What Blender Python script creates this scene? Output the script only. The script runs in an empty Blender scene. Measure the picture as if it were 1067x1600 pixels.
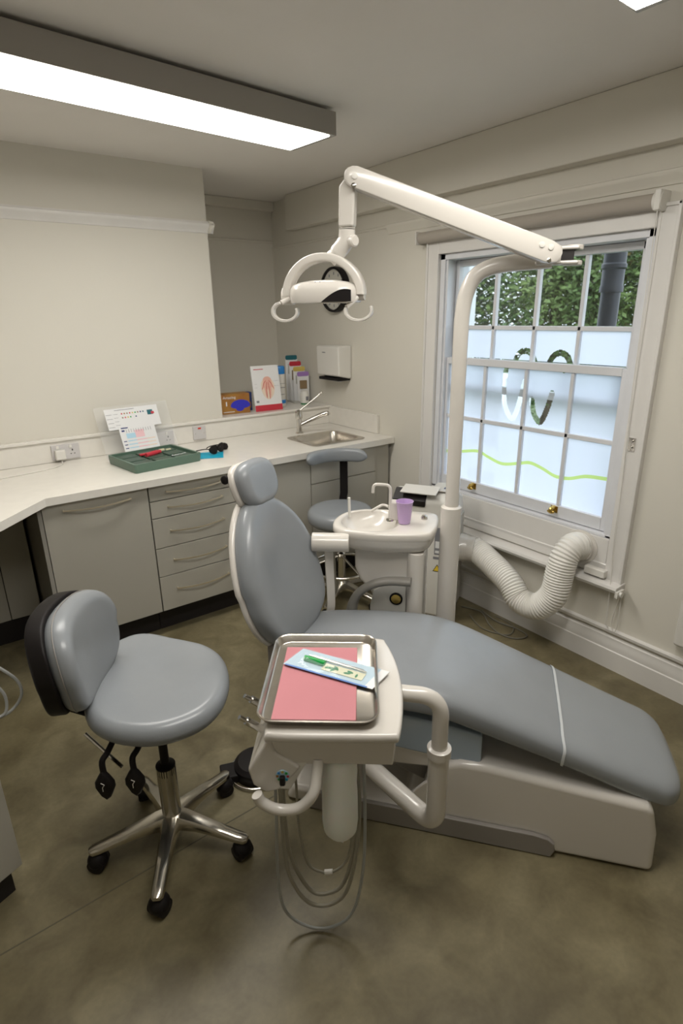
import bpy, bmesh, math, random
from mathutils import Vector, Matrix
random.seed(7)
PI = math.pi
S = bpy.context.scene
C = S.collection

# ------------------------------------------------------------------ camera, world, exposure
cam_d = bpy.data.cameras.new('camera')
cam = bpy.data.objects.new('camera', cam_d); C.objects.link(cam)
cam_d.sensor_fit = 'VERTICAL'; cam_d.sensor_height = 36.0; cam_d.lens = 888.5 / 1600 * 36
cam_d.dof.use_dof = True; cam_d.dof.focus_distance = 2.1; cam_d.dof.aperture_fstop = 3.2
cam_d.clip_start = 0.02; cam_d.clip_end = 200
YAW, PITCH, ROLL = map(math.radians, (36.308, 19.14, -0.827))
fw = Vector((math.sin(YAW)*math.cos(PITCH), math.cos(YAW)*math.cos(PITCH), -math.sin(PITCH)))
rt = Vector((math.cos(YAW), -math.sin(YAW), 0)); up = rt.cross(fw)
r2 = rt*math.cos(ROLL) + up*math.sin(ROLL); u2 = -rt*math.sin(ROLL) + up*math.cos(ROLL)
m = Matrix((r2, u2, -fw)).transposed().to_4x4(); m.translation = Vector((0, 0, 1.69))
cam.matrix_world = m
S.camera = cam
S.view_settings.view_transform = 'Standard'; S.view_settings.look = 'None'
S.view_settings.exposure = 0.0; S.view_settings.gamma = 1.0; S.view_settings.use_curve_mapping = False
LAMP_STRENGTH = 18.8
SKY_STRENGTH = 2.9
w = bpy.data.worlds.new('world'); S.world = w; w.use_nodes = True
bg = w.node_tree.nodes['Background']
bg.inputs[0].default_value = (0.82, 0.90, 1.0, 1); bg.inputs[1].default_value = SKY_STRENGTH

# ------------------------------------------------------------------ materials
def mat(name, col, rough=0.5, metal=0.0, spec=0.5, bump=0.0, bscale=50.0, mott=0.0, mscale=5.0, trans=0.0, coat=0.0, emit=None, alpha=1.0, col2=None, mdet=4.0, sss=0.0):
    M = bpy.data.materials.new(name); M.use_nodes = True
    nt = M.node_tree; b = nt.nodes['Principled BSDF']
    b.inputs['Base Color'].default_value = (*col, 1); b.inputs['Roughness'].default_value = rough
    b.inputs['Metallic'].default_value = metal; b.inputs['Specular IOR Level'].default_value = spec
    b.inputs['Transmission Weight'].default_value = trans; b.inputs['Coat Weight'].default_value = coat
    b.inputs['Alpha'].default_value = alpha
    if sss: b.inputs['Subsurface Weight'].default_value = sss; b.inputs['Subsurface Scale'].default_value = 0.01
    tc = nt.nodes.new('ShaderNodeTexCoord')
    n = nt.nodes.new('ShaderNodeTexNoise'); n.inputs['Scale'].default_value = mscale; n.inputs['Detail'].default_value = mdet
    nt.links.new(tc.outputs['Object'], n.inputs['Vector'])
    mx = nt.nodes.new('ShaderNodeMix'); mx.data_type = 'RGBA'
    c2 = col2 if col2 else tuple(c*(1-mott) for c in col)
    mx.inputs['A'].default_value = (*col, 1); mx.inputs['B'].default_value = (*c2, 1)
    rp = nt.nodes.new('ShaderNodeMapRange'); rp.inputs['From Min'].default_value = 0.35; rp.inputs['From Max'].default_value = 0.65
    nt.links.new(n.outputs['Fac'], rp.inputs['Value']); nt.links.new(rp.outputs['Result'], mx.inputs['Factor'])
    nt.links.new(mx.outputs['Result'], b.inputs['Base Color'])
    if bump:
        n2 = nt.nodes.new('ShaderNodeTexNoise'); n2.inputs['Scale'].default_value = bscale; n2.inputs['Detail'].default_value = 3
        nt.links.new(tc.outputs['Object'], n2.inputs['Vector'])
        bp = nt.nodes.new('ShaderNodeBump'); bp.inputs['Strength'].default_value = bump; bp.inputs['Distance'].default_value = 0.002
        nt.links.new(n2.outputs['Fac'], bp.inputs['Height']); nt.links.new(bp.outputs['Normal'], b.inputs['Normal'])
    if emit:
        b.inputs['Emission Color'].default_value = (*emit[0], 1); b.inputs['Emission Strength'].default_value = emit[1]
    return M

M = {}
M['wall'] = mat('painted plaster', (0.71, 0.68, 0.605), 0.75, mott=0.02, mscale=2, bump=0.12, bscale=90)
M['ceiling'] = mat('ceiling paint', (0.80, 0.765, 0.72), 0.85, mott=0.04, mscale=1.5, bump=0.12, bscale=60)
M['gloss_wood'] = mat('white gloss paint', (0.76, 0.74, 0.71), 0.32, mott=0.03, mscale=9, bump=0.08, bscale=30)
M['sash'] = mat('sash paint', (0.72, 0.73, 0.76), 0.35, mott=0.04, mscale=12, bump=0.1, bscale=30)
M['cabinet'] = mat('warm grey laminate', (0.42, 0.40, 0.345), 0.38, mott=0.02)
M['cabinet_edge'] = mat('cabinet edge grey', (0.30, 0.285, 0.25), 0.5)
M['worktop'] = mat('white worktop', (0.80, 0.77, 0.71), 0.22, mott=0.03, mscale=20)
M['black'] = mat('black plastic', (0.010, 0.008, 0.008), 0.5, spec=0.22)
M['plinth'] = mat('plinth black', (0.012, 0.009, 0.009), 0.6)
M['gap'] = mat('carcass gap shade', (0.05, 0.045, 0.04), 0.8)  # near-black carcass colour stands in for shade in the gaps between fronts
M['brass_bar'] = mat('brushed champagne metal', (0.82, 0.74, 0.58), 0.38, 0.9)
M['vinyl'] = mat('blue grey vinyl upholstery', (0.272, 0.290, 0.310), 0.27, spec=0.5, bump=0.1, bscale=260, mott=0.05, mscale=6)
M['vinyl_dark'] = mat('blue grey vinyl edge', (0.18, 0.215, 0.25), 0.4, bump=0.1, bscale=260)
M['vinyl_foot'] = mat('plastic covered vinyl', (0.268, 0.287, 0.31), 0.3, bump=0.5, bscale=14, mott=0.05, coat=0.5)
M['white'] = mat('white enamel plastic', (0.69, 0.655, 0.605), 0.22, coat=0.3, mott=0.01)
M['white_matte'] = mat('white satin plastic', (0.76, 0.74, 0.69), 0.4, mott=0.02)
M['socket'] = mat('socket plastic', (.60, .58, .575), .35)
M['grey_plastic'] = mat('taupe grey plastic', (0.27, 0.25, 0.23), 0.42)
M['grey_lite'] = mat('light grey plastic', (0.5, 0.49, 0.45), 0.45)
M['chrome'] = mat('chrome', (0.72, 0.70, 0.66), 0.14, 1.0)
M['alu'] = mat('polished aluminium', (0.62, 0.59, 0.53), 0.2, 1.0, mott=0.1, mscale=20)
M['steel'] = mat('brushed steel', (0.60, 0.56, 0.50), 0.27, 1.0, mott=0.1, mscale=14)
M['hose'] = mat('grey rubber tube', (0.34, 0.32, 0.26), 0.45)
M['hose_lite'] = mat('pale grey rubber tube', (0.36, 0.37, 0.36), 0.4)
M['duct'] = mat('ribbed white duct plastic', (0.82, 0.80, 0.75), 0.3)
M['brass'] = mat('polished brass', (0.62, 0.43, 0.12), 0.25, 1.0)
M['red'] = mat('red', (0.55, 0.03, 0.05), 0.45); M['pink'] = mat('pink paper', (0.56, 0.22, 0.245), 0.75, mott=0.04)
M['green_box'] = mat('dull green plastic', (0.10, 0.17, 0.125), 0.38, mott=0.05)
M['green_dark'] = mat('dark green plastic', (0.045, 0.085, 0.06), 0.5)
M['green'] = mat('bright green', (0.0, 0.33, 0.05), 0.35)
M['leafgreen'] = mat('dark green print', (0.0, 0.2, 0.05), 0.5)
M['cyan'] = mat('cyan mat', (0.0, 0.36, 0.55), 0.6); M['blue'] = mat('blue cap', (0.02, 0.22, 0.6), 0.35)
M['deepblue'] = mat('deep blue print', (0.03, 0.03, 0.5), 0.5)
M['orange'] = mat('ochre cardboard', (0.40, 0.20, 0.035), 0.5, col2=(0.30, 0.11, 0.02), mscale=10)
M['paper'] = mat('white paper', (0.80, 0.80, 0.80), 0.6); M['ink'] = mat('grey ink', (0.22, 0.22, 0.24), 0.7)
M['skin_print'] = mat('pink print', (0.78, 0.45, 0.36), 0.7); M['peach'] = mat('peach print', (0.82, 0.68, 0.55), 0.7)
M['navy'] = mat('navy print', (0.03, 0.05, 0.18), 0.6); M['teal'] = mat('teal print', (0.01, 0.12, 0.15), 0.5)
M['lilac'] = mat('purple print', (0.35, 0.2, 0.5), 0.5); M['yellow'] = mat('yellow print', (0.65, 0.5, 0.12), 0.5)
M['lightblue'] = mat('pale blue print', (0.45, 0.68, 0.82), 0.6); M['palepink'] = mat('pale pink print', (0.85, 0.55, 0.58), 0.6)
M['cream'] = mat('cream', (0.75, 0.72, 0.5), 0.5); M['brown'] = mat('brown print', (0.25, 0.17, 0.09), 0.6)
M['clear'] = mat('clear plastic', (0.9, 0.93, 0.95), 0.06, alpha=0.09, coat=0.3)
M['pouch'] = mat('clear pouch film', (0.75, 0.85, 0.9), 0.08, alpha=0.16, coat=0.6, bump=0.8, bscale=35)
M['film'] = mat('clear cover film', (0.8, 0.85, 0.88), 0.12, alpha=0.10, coat=0.6, bump=0.8, bscale=18)
M['bottle'] = mat('translucent bottle', (0.88, 0.90, 0.87), 0.35, sss=0.2)
M['cup'] = mat('lilac plastic', (0.60, 0.42, 0.72), 0.25, alpha=0.9)
M['blind'] = mat('taupe blind fabric', (0.40, 0.36, 0.31), 0.8, bump=0.2, bscale=300)
M['alu_body'] = mat('anodised grey lamp body', (0.36, 0.34, 0.31), 0.45, 0.35)
M['lamp_lit'] = mat('lit diffuser', (0.9, 0.9, 0.88), 0.5, emit=((1.0, 0.965, 0.90), LAMP_STRENGTH))
M['red_dot'] = mat('red neon', (0.7, 0.05, 0.03), 0.4)
M['wave'] = mat('lime vinyl stripe', (0.62, 0.75, 0.25), 0.5)
M['bark'] = mat('bark', (0.10, 0.075, 0.05), 0.9)
M['downpipe'] = mat('black painted iron', (0.012, 0.013, 0.018), 0.45)
M['render_wall'] = mat('pale render', (0.75, 0.78, 0.8), 0.8, mott=0.05)
M['ground'] = mat('lawn', (0.08, 0.12, 0.04), 0.9)
M['leaf'] = mat('leaf green', (0.055, 0.12, 0.036), 0.5, col2=(0.15, 0.21, 0.06), mscale=1.2)
M['leaf_dark'] = mat('leaf dark green', (0.03, 0.075, 0.03), 0.5, col2=(0.085, 0.15, 0.055), mscale=1.5)
M['leaf_warm'] = mat('leaf autumn green', (0.085, 0.14, 0.042), 0.5, col2=(0.23, 0.17, 0.06), mscale=1.5)
M['dark_screen'] = mat('dark opening', (0.015, 0.012, 0.012), 0.5)
M['cardface'] = mat('clock face', (0.66, 0.64, 0.58), 0.5)

def floor_mat():
    X = bpy.data.materials.new('mottled olive vinyl floor'); X.use_nodes = True; nt = X.node_tree; b = nt.nodes['Principled BSDF']
    tc = nt.nodes.new('ShaderNodeTexCoord')
    def noise(sc, det, dist=0.0):
        n = nt.nodes.new('ShaderNodeTexNoise'); n.inputs['Scale'].default_value = sc; n.inputs['Detail'].default_value = det
        n.inputs['Distortion'].default_value = dist; nt.links.new(tc.outputs['Object'], n.inputs['Vector']); return n
    n1, n2, n3 = noise(2.2, 6, 1.2), noise(7, 8, 0.8), noise(70, 3)
    def ramp(n, stops):
        r = nt.nodes.new('ShaderNodeValToRGB'); e = r.color_ramp.elements
        e[0].position, e[0].color = stops[0][0], (*stops[0][1], 1); e[1].position, e[1].color = stops[-1][0], (*stops[-1][1], 1)
        nt.links.new(n.outputs['Fac'], r.inputs[0]); return r
    r1 = ramp(n1, [(0.35, (0.158, 0.133, 0.074)), (0.65, (0.222, 0.192, 0.116))])
    r2 = ramp(n2, [(0.35, (0.74, 0.72, 0.68)), (0.68, (1.12, 1.12, 1.10))])
    r3 = ramp(n3, [(0.3, (0.93, 0.93, 0.93)), (0.7, (1.05, 1.05, 1.05))])
    def mul(a, c):
        x = nt.nodes.new('ShaderNodeMix'); x.data_type = 'RGBA'; x.blend_type = 'MULTIPLY'; x.inputs['Factor'].default_value = 1
        nt.links.new(a, x.inputs['A']); nt.links.new(c, x.inputs['B']); return x.outputs['Result']
    nt.links.new(mul(mul(r1.outputs[0], r2.outputs[0]), r3.outputs[0]), b.inputs['Base Color'])
    b.inputs['Roughness'].default_value = 0.42; b.inputs['Specular IOR Level'].default_value = 0.4
    bp = nt.nodes.new('ShaderNodeBump'); bp.inputs['Strength'].default_value = 0.15; bp.inputs['Distance'].default_value = 0.002
    nt.links.new(n3.outputs['Fac'], bp.inputs['Height']); nt.links.new(bp.outputs['Normal'], b.inputs['Normal'])
    return X
M['floor'] = floor_mat()

def glass_mat(name, tint, frost):
    X = bpy.data.materials.new(name); X.use_nodes = True; nt = X.node_tree; nt.nodes.clear()
    o = nt.nodes.new('ShaderNodeOutputMaterial'); t = nt.nodes.new('ShaderNodeBsdfTransparent'); t.inputs[0].default_value = (*tint, 1)
    g = nt.nodes.new('ShaderNodeBsdfGlossy'); g.inputs['Roughness'].default_value = 0.03 if not frost else 0.35
    fr = nt.nodes.new('ShaderNodeFresnel'); ge = nt.nodes.new('ShaderNodeNewGeometry')
    ir = nt.nodes.new('ShaderNodeMapRange'); ir.inputs['To Min'].default_value = 1.45; ir.inputs['To Max'].default_value = 1/1.45   # same reflectance from both sides of the pane
    nt.links.new(ge.outputs['Backfacing'], ir.inputs['Value']); nt.links.new(ir.outputs['Result'], fr.inputs[0])
    mx = nt.nodes.new('ShaderNodeMixShader'); nt.links.new(fr.outputs[0], mx.inputs[0])
    if frost:
        d = nt.nodes.new('ShaderNodeBsdfTranslucent'); d.inputs[0].default_value = (0.85, 0.865, 0.96, 1)
        m2 = nt.nodes.new('ShaderNodeMixShader'); m2.inputs[0].default_value = 0.07
        nt.links.new(d.outputs[0], m2.inputs[1]); nt.links.new(t.outputs[0], m2.inputs[2]); nt.links.new(m2.outputs[0], mx.inputs[1])
    else: nt.links.new(t.outputs[0], mx.inputs[1])
    nt.links.new(g.outputs[0], mx.inputs[2]); nt.links.new(mx.outputs[0], o.inputs[0]); return X
M['glass'] = glass_mat('clear window glass', (0.95, 0.97, 0.97), False)
M['frost'] = glass_mat('frosted window film', (0.9, 0.95, 1.0), True)
def wave_mat():
    X = bpy.data.materials.new('lime tinted clear vinyl'); X.use_nodes = True; nt = X.node_tree; nt.nodes.clear()
    o = nt.nodes.new('ShaderNodeOutputMaterial'); d = nt.nodes.new('ShaderNodeBsdfTransparent'); d.inputs[0].default_value = (0.86, 0.95, 0.52, 1)
    nt.links.new(d.outputs[0], o.inputs[0]); return X
M['wave'] = wave_mat()

# ------------------------------------------------------------------ mesh helpers
class MB:
    def __init__(s): s.v = []; s.f = []
    def add(s, vs, fs):
        o = len(s.v); s.v += [Vector(v) for v in vs]; s.f += [tuple(i+o for i in f) for f in fs]; return s
    def box(s, lo, hi, mtx=None):
        x0, y0, z0 = lo; x1, y1, z1 = hi
        v = [Vector(p) for p in ((x0,y0,z0),(x1,y0,z0),(x1,y1,z0),(x0,y1,z0),(x0,y0,z1),(x1,y0,z1),(x1,y1,z1),(x0,y1,z1))]
        if mtx: v = [mtx @ p for p in v]
        return s.add(v, [(0,3,2,1),(4,5,6,7),(0,1,5,4),(1,2,6,5),(2,3,7,6),(3,0,4,7)])
    def rings(s, rs, cap0=True, cap1=True, closed=False):
        n = len(rs[0]); vs = [p for r in rs for p in r]; fs = []
        m_ = len(rs)
        for i in range(m_ if closed else m_-1):
            for j in range(n):
                a = i*n+j; b = i*n+(j+1) % n; c = ((i+1) % m_)*n+(j+1) % n; d = ((i+1) % m_)*n+j
                fs.append((a, b, c, d))
        if cap0 and not closed: fs.append(tuple(range(n-1, -1, -1)))
        if cap1 and not closed: fs.append(tuple((m_-1)*n+j for j in range(n)))
        return s.add(vs, fs)
    def tube(s, pts, r, n=12, closed=False, cap=True):
        pts = [Vector(p) for p in pts]; k = len(pts)
        rr = r if isinstance(r, (list, tuple)) else [r]*k
        T = []
        for i in range(k):
            a = pts[(i-1) % k] if (i or closed) else pts[0]; b = pts[(i+1) % k] if (i < k-1 or closed) else pts[-1]
            T.append((b-a).normalized())
        nrm = T[0].orthogonal().normalized(); rs = []
        for i in range(k):
            nrm = (nrm - T[i]*nrm.dot(T[i])).normalized(); bn = T[i].cross(nrm)
            rs.append([pts[i] + (nrm*math.cos(2*PI*j/n) + bn*math.sin(2*PI*j/n))*rr[i] for j in range(n)])
        return s.rings(rs, cap, cap, closed)
    def strip(s, pts, w, t, side):      # flat bar swept along points; side = width direction
        pts = [Vector(p) for p in pts]; side = Vector(side).normalized(); rs = []
        for i, p in enumerate(pts):
            d = (pts[min(i+1, len(pts)-1)] - pts[max(i-1, 0)]).normalized(); nn = d.cross(side).normalized()
            rs.append([p+side*w/2+nn*t/2, p+side*w/2-nn*t/2, p-side*w/2-nn*t/2, p-side*w/2+nn*t/2])
        return s.rings(rs)
    def lathe(s, prof, c=(0,0,0), axis=(0,0,1), n=32, cap=True):
        c = Vector(c); q = Vector((0,0,1)).rotation_difference(Vector(axis)).to_matrix()
        rs = [[c + q @ Vector((r*math.cos(2*PI*j/n), r*math.sin(2*PI*j/n), z)) for j in range(n)] for r, z in prof]
        return s.rings(rs, cap, cap)
    def cyl(s, a, b, r, n=20, r2=None):
        a = Vector(a); b = Vector(b); return s.lathe([(r, 0), (r if r2 is None else r2, (b-a).length)], a, b-a, n)
    def prism(s, poly, fn, h0, h1):
        n = len(poly); return s.rings([[Vector(fn(x, y, h0)) for x, y in poly], [Vector(fn(x, y, h1)) for x, y in poly]])
    def ellipsoid(s, c, r, n=20, k=10, mtx=None):
        c = Vector(c); rs = []
        for i in range(1, k):
            a = PI*i/k - PI/2
            ring = [Vector((r[0]*math.cos(a)*math.cos(2*PI*j/n), r[1]*math.cos(a)*math.sin(2*PI*j/n), r[2]*math.sin(a))) for j in range(n)]
            if mtx: ring = [mtx @ p for p in ring]
            rs.append([c+p for p in ring])
        return s.rings(rs)
def smooth(pts, k=6, closed=False):     # catmull-rom
    P = [Vector(p) for p in pts]; n = len(P); out = []
    for i in range(n if closed else n-1):
        g = lambda j: P[j % n] if closed else P[max(0, min(n-1, j))]
        a, b, c, d = g(i-1), g(i), g(i+1), g(i+2)
        for t in range(k):
            t /= k; out.append(0.5*((2*b) + (c-a)*t + (2*a-5*b+4*c-d)*t*t + (3*b-a-3*c+d)*t**3))
    if not closed: out.append(P[-1])
    return out
def bend(pts, r, k=6):                  # polyline with rounded corners
    P = [Vector(p) for p in pts]; out = [P[0]]
    for i in range(1, len(P)-1):
        a = (P[i-1]-P[i]); b = (P[i+1]-P[i]); rr = min(r, a.length*0.49, b.length*0.49)
        A = P[i]+a.normalized()*rr; B = P[i]+b.normalized()*rr
        for t in range(k+1):
            t /= k; out.append(A*(1-t)**2 + P[i]*2*t*(1-t) + B*t*t)
    out.append(P[-1]); return out
def rrect(x0, y0, x1, y1, r, k=5):
    out = []
    for cx, cy, a0 in ((x1-r, y0+r, -PI/2), (x1-r, y1-r, 0), (x0+r, y1-r, PI/2), (x0+r, y0+r, PI)):
        for i in range(k+1):
            a = a0 + PI/2*i/k; out.append((cx+r*math.cos(a), cy+r*math.sin(a)))
    return out
def inset(poly, d):
    cx = sum(p[0] for p in poly)/len(poly); cy = sum(p[1] for p in poly)/len(poly); out = []
    for x, y in poly:
        l = math.hypot(x-cx, y-cy); k = max(0.0, 1-d/l); out.append((cx+(x-cx)*k, cy+(y-cy)*k))
    return out
def scaled(poly, k):
    cx = sum(p[0] for p in poly)/len(poly); cy = sum(p[1] for p in poly)/len(poly)
    return [(cx+(x-cx)*k, cy+(y-cy)*k) for x, y in poly]
def cushion(mb, poly, z0, z1, r, crown=0.0, fn=None, prof=None):
    fn = fn or (lambda x, y, z: (x, y, z)); rs = []
    h = z1-z0; r = min(r, h/2)
    def ring(pl, zf): rs.append([Vector(fn(x, y, zf(x, y) if callable(zf) else zf)) for x, y in pl])
    ring(scaled(inset(poly, r), 0.05), z0); ring(scaled(inset(poly, r), 0.6), z0)
    for i in range(7):
        a = PI/2*i/6; ring(inset(poly, r*(1-math.sin(a))), z0+r*(1-math.cos(a)))
    for i in range(7):
        a = PI/2*i/6; ring(inset(poly, r*(1-math.cos(a))), z1-r*(1-math.sin(a)))
    for k in (0.93, 0.85, 0.74, 0.62, 0.5, 0.37, 0.24, 0.12, 0.03):
        ring(scaled(inset(poly, r), k), z1 + crown*(1-k*k))
    mb.rings(rs); return mb
def obj(name, mb, material, parent=None, bevel=0, seg=2, sharp=35, label=None, sub=0):
    me = bpy.data.meshes.new(name); me.from_pydata([tuple(v) for v in mb.v], [], mb.f)
    bm = bmesh.new(); bm.from_mesh(me); bmesh.ops.recalc_face_normals(bm, faces=bm.faces)
    for f in bm.faces: f.smooth = True
    for e in bm.edges:
        if len(e.link_faces) == 2 and e.calc_face_angle(0) > math.radians(sharp): e.smooth = False
    bm.to_mesh(me); bm.free()
    if material: me.materials.append(M[material] if isinstance(material, str) else material)
    o = bpy.data.objects.new(name, me); C.objects.link(o)
    if parent: o.parent = parent
    if bevel:
        b = o.modifiers.new('bevel', 'BEVEL'); b.width = bevel; b.segments = seg; b.limit_method = 'ANGLE'; b.angle_limit = math.radians(40); b.harden_normals = True
    if sub:
        b = o.modifiers.new('sub', 'SUBSURF'); b.levels = sub; b.render_levels = sub
    if label: o['label'] = label
    return o
def tag(o, label, cat, group=None, kind=None):
    o['label'] = label; o['category'] = cat
    if group: o['group'] = group
    if kind: o['kind'] = kind
    return o
def thing(name, label, cat, loc=(0,0,0), rotz=0, group=None):
    o = bpy.data.objects.new(name, None); C.objects.link(o); o.empty_display_size = 0.05
    o.location = loc; o.rotation_euler = (0, 0, rotz); return tag(o, label, cat, group)
def struct(name, mb, material, parent=None, bevel=0, **k):
    o = obj(name, mb, material, parent, bevel, **k)
    if not parent: o['kind'] = 'structure'
    return o
def copy_tree(o, parent=None):
    c = o.copy(); C.objects.link(c); c.parent = parent
    for ch in list(o.children): copy_tree(ch, c)
    return c
def text_mesh(name, s, size, origin, xdir, ydir, material, parent, extrude=0.0004, align='LEFT'):
    cu = bpy.data.curves.new(name, 'FONT'); cu.body = s; cu.size = size; cu.extrude = extrude; cu.align_x = align
    t = bpy.data.objects.new(name, cu); C.objects.link(t)
    me = bpy.data.meshes.new_from_object(t); bpy.data.objects.remove(t); me.name = name
    x = Vector(xdir).normalized(); y = Vector(ydir).normalized(); z = x.cross(y)
    mm = Matrix((x, y, z)).transposed().to_4x4(); mm.translation = Vector(origin); me.transform(mm)
    me.materials.clear(); me.materials.append(M[material])
    o = bpy.data.objects.new(name, me); C.objects.link(o)
    if parent: o.parent = parent
    return o

# ------------------------------------------------------------------ room shell
WX, BY, AY, CH = 2.52, 3.565, 4.30, 2.515
XL, YF = -1.7, -1.6
struct('floor', MB().box((XL-.1, YF-.1, -0.1), (2.8, AY+.1, 0)), 'floor')
struct('ceiling', MB().box((XL-.1, YF-.1, CH), (2.8, AY+.1, CH+.1)), 'ceiling')
struct('wall_back', MB().box((1.4, AY, 0), (2.8, AY+.12, CH)), 'wall')
struct('wall_chimney_breast', MB().box((XL, BY, 0), (1.635, AY+.02, CH)), 'wall')
struct('wall_left', MB().box((XL-.1, YF, 0), (XL, BY, CH)), 'wall')
struct('wall_front', MB().box((XL, YF-.1, 0), (2.8, YF, CH)), 'wall')
# window wall with a real opening
OY0, OY1, OZ0, OZ1 = 1.262, 2.455, 0.66, 2.00
rw = MB(); T = 0.24
rw.box((WX, YF, 0), (WX+T, OY0, CH)); rw.box((WX, OY1, 0), (WX+T, AY, CH))
rw.box((WX, OY0, 0), (WX+T, OY1, OZ0)); rw.box((WX, OY0, OZ1), (WX+T, OY1, CH))
struct('wall_right', rw, 'wall')
# boxed beam along the window wall, two picture rails, alcove cornice
struct('trim_1', MB().box((WX-.075, YF, 2.285), (WX, 3.97, CH)), 'wall', bevel=.006)
def rail(path, prof, name, mt='gloss_wood'):
    # path along straight line (p0,p1), prof in (out, z)
    (p0, p1, outd) = path; mb = MB(); p0, p1, outd = Vector(p0), Vector(p1), Vector(outd)
    mb.rings([[p + outd*o + Vector((0, 0, z)) for o, z in prof] for p in (p0, p1)]); return struct(name, mb, mt)
PR = [(0, -.032), (.008, -.03), (.012, -.015), (.03, .002), (.034, .012), (.034, .02), (.024, .024), (.02, .032), (0, .034)]
rail(((WX, YF, 2.178), (WX, 2.9, 2.178), (-1, 0, 0)), [(o*.75, z) for o, z in PR], 'trim_2', 'wall')
rail(((XL, BY, 2.20), (1.67, BY, 2.20), (0, -1, 0)), PR, 'trim_3')
rail(((1.635, BY-.034, 2.20), (1.635, AY, 2.20), (1, 0, 0)), PR, 'trim_4', 'wall')
rail(((1.635, AY, 2.235), (WX, AY, 2.235), (0, -1, 0)), [(0,-.008),(.01,-.004),(.012,.006),(0,.01)], 'trim_5', 'wall')
struct('trim_6', MB().box((1.635, AY-.05, 2.45), (WX, AY, CH)), 'wall', bevel=.006)
rail(((WX, 2.9, 2.19), (WX, AY, 2.19), (-1, 0, 0)), [(0,-.008),(.006,-.004),(.008,.006),(0,.01)], 'trim_7', 'wall')
# skirting with stepped top, sill rail below the window
SK = [(0, 0), (.022, 0), (.022, .10), (.018, .105), (.018, .135), (.012, .15), (.012, .165), (0, .175)]
rail(((WX, YF, 0), (WX, 2.80, 0), (-1, 0, 0)), SK, 'baseboard_right')
rail(((WX, 1.165, .45), (WX, 2.47, .45), (-1, 0, 0)), [(0, -.045), (.03, -.04), (.036, -.02), (.075, -.014), (.082, 0), (.078, .012), (0, .016)], 'trim_8')
rail(((WX, OY0, .53), (WX, OY1, .53), (-1, 0, 0)), [(0, -.02), (.012, -.015), (.016, 0), (.008, .01), (0, .014)], 'trim_9')
rail(((WX, YF, .205), (WX, 2.47, .205), (-1, 0, 0)), [(0, -.012), (.02, -.01), (.022, .004), (0, .008)], 'trim_10')
# architrave round the window
arch = MB()
for y0, y1, z0, z1 in ((OY0-.085, OY0, .46, OZ1+.075), (OY1, OY1+.085, .46, OZ1+.075), (OY0, OY1, OZ1, OZ1+.075)):
    arch.box((WX-.022, y0, z0), (WX, y1, z1))
arch.box((WX-.03, OY0-.09, .46), (WX-.0, OY0-.075, OZ1+.085)); arch.box((WX-.03, OY1+.075, .46), (WX, OY1+.09, OZ1+.085)); arch.box((WX-.03, OY0-.09, OZ1+.07), (WX, OY1+.09, OZ1+.085))
struct('trim_11', arch, 'gloss_wood', bevel=.004)
struct('trim_12', MB().box((WX-.012, OY0+.005, .475), (WX+.0, OY1-.005, OZ0)), 'gloss_wood', bevel=.003)  # panel under sash

# ---- sash window
win = bpy.data.objects.new('window_1', None); C.objects.link(win); win.location = (WX, (OY0+OY1)/2, OZ0); win['kind'] = 'structure'
def wobj(name, mb, mt, **k):
    off = Vector(win.location)
    mb.v = [v-off for v in mb.v]; return obj(name, mb, mt, win, **k)
fr = MB()
fr.box((WX+.0, OY0, OZ0), (WX+.2, OY0+.035, OZ1)); fr.box((WX+.0, OY1-.035, OZ0), (WX+.2, OY1, OZ1))
fr.box((WX+.0, OY0, OZ1-.03), (WX+.2, OY1, OZ1)); fr.box((WX+.0, OY0, OZ0-.02), (WX+.24, OY1, OZ0+.012))
for y in (OY0+.035, OY1-.05): fr.box((WX+.01, y, OZ0), (WX+.03, y+.015, OZ1-.03))
wobj('frame', fr, 'sash', bevel=.002)
GY0, GY1 = 1.345, 2.39
lo = MB(); LX0, LX1 = WX+.032, WX+.072
lo.box((LX0, OY0+.036, .675), (LX1, GY0, 1.445)); lo.box((LX0, GY1, .675), (LX1, OY1-.036, 1.445))
lo.box((LX0, GY0, .675), (LX1, GY1, .74)); lo.box((LX0, GY0, 1.41), (LX1, GY1, 1.448))
for y in (2.123, 1.853, 1.588): lo.box((LX0+.006, y-.010, .74), (LX1-.008, y+.010, 1.41))
lo.box((LX0+.006, GY0, 1.095), (LX1-.008, GY1, 1.117))
wobj('lower_sash', lo, 'sash', bevel=.003)
upm = MB(); UX0, UX1 = WX+.088, WX+.128
upm.box((UX0, OY0+.036, 1.26), (UX1, GY0+.015, 1.99)); upm.box((UX0, GY1, 1.26), (UX1, OY1-.036, 1.99))
upm.box((UX0, GY0, 1.935), (UX1, GY1, 1.968)); upm.box((UX0, GY0, 1.26), (UX1, GY1, 1.30))
for y in (2.133, 1.872, 1.618): upm.box((UX0+.006, y-.010, 1.3), (UX1-.008, y+.010, 1.935))
upm.box((UX0+.006, GY0, 1.600), (UX1-.008, GY1, 1.622))
wobj('upper_sash', upm, 'sash', bevel=.003)
GLX, GUX = WX+.055, WX+.112
wobj('pane', MB().box((GUX, GY0, 1.62), (GUX+.003, GY1, 1.94)), 'glass', label='clear upper glass')
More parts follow.
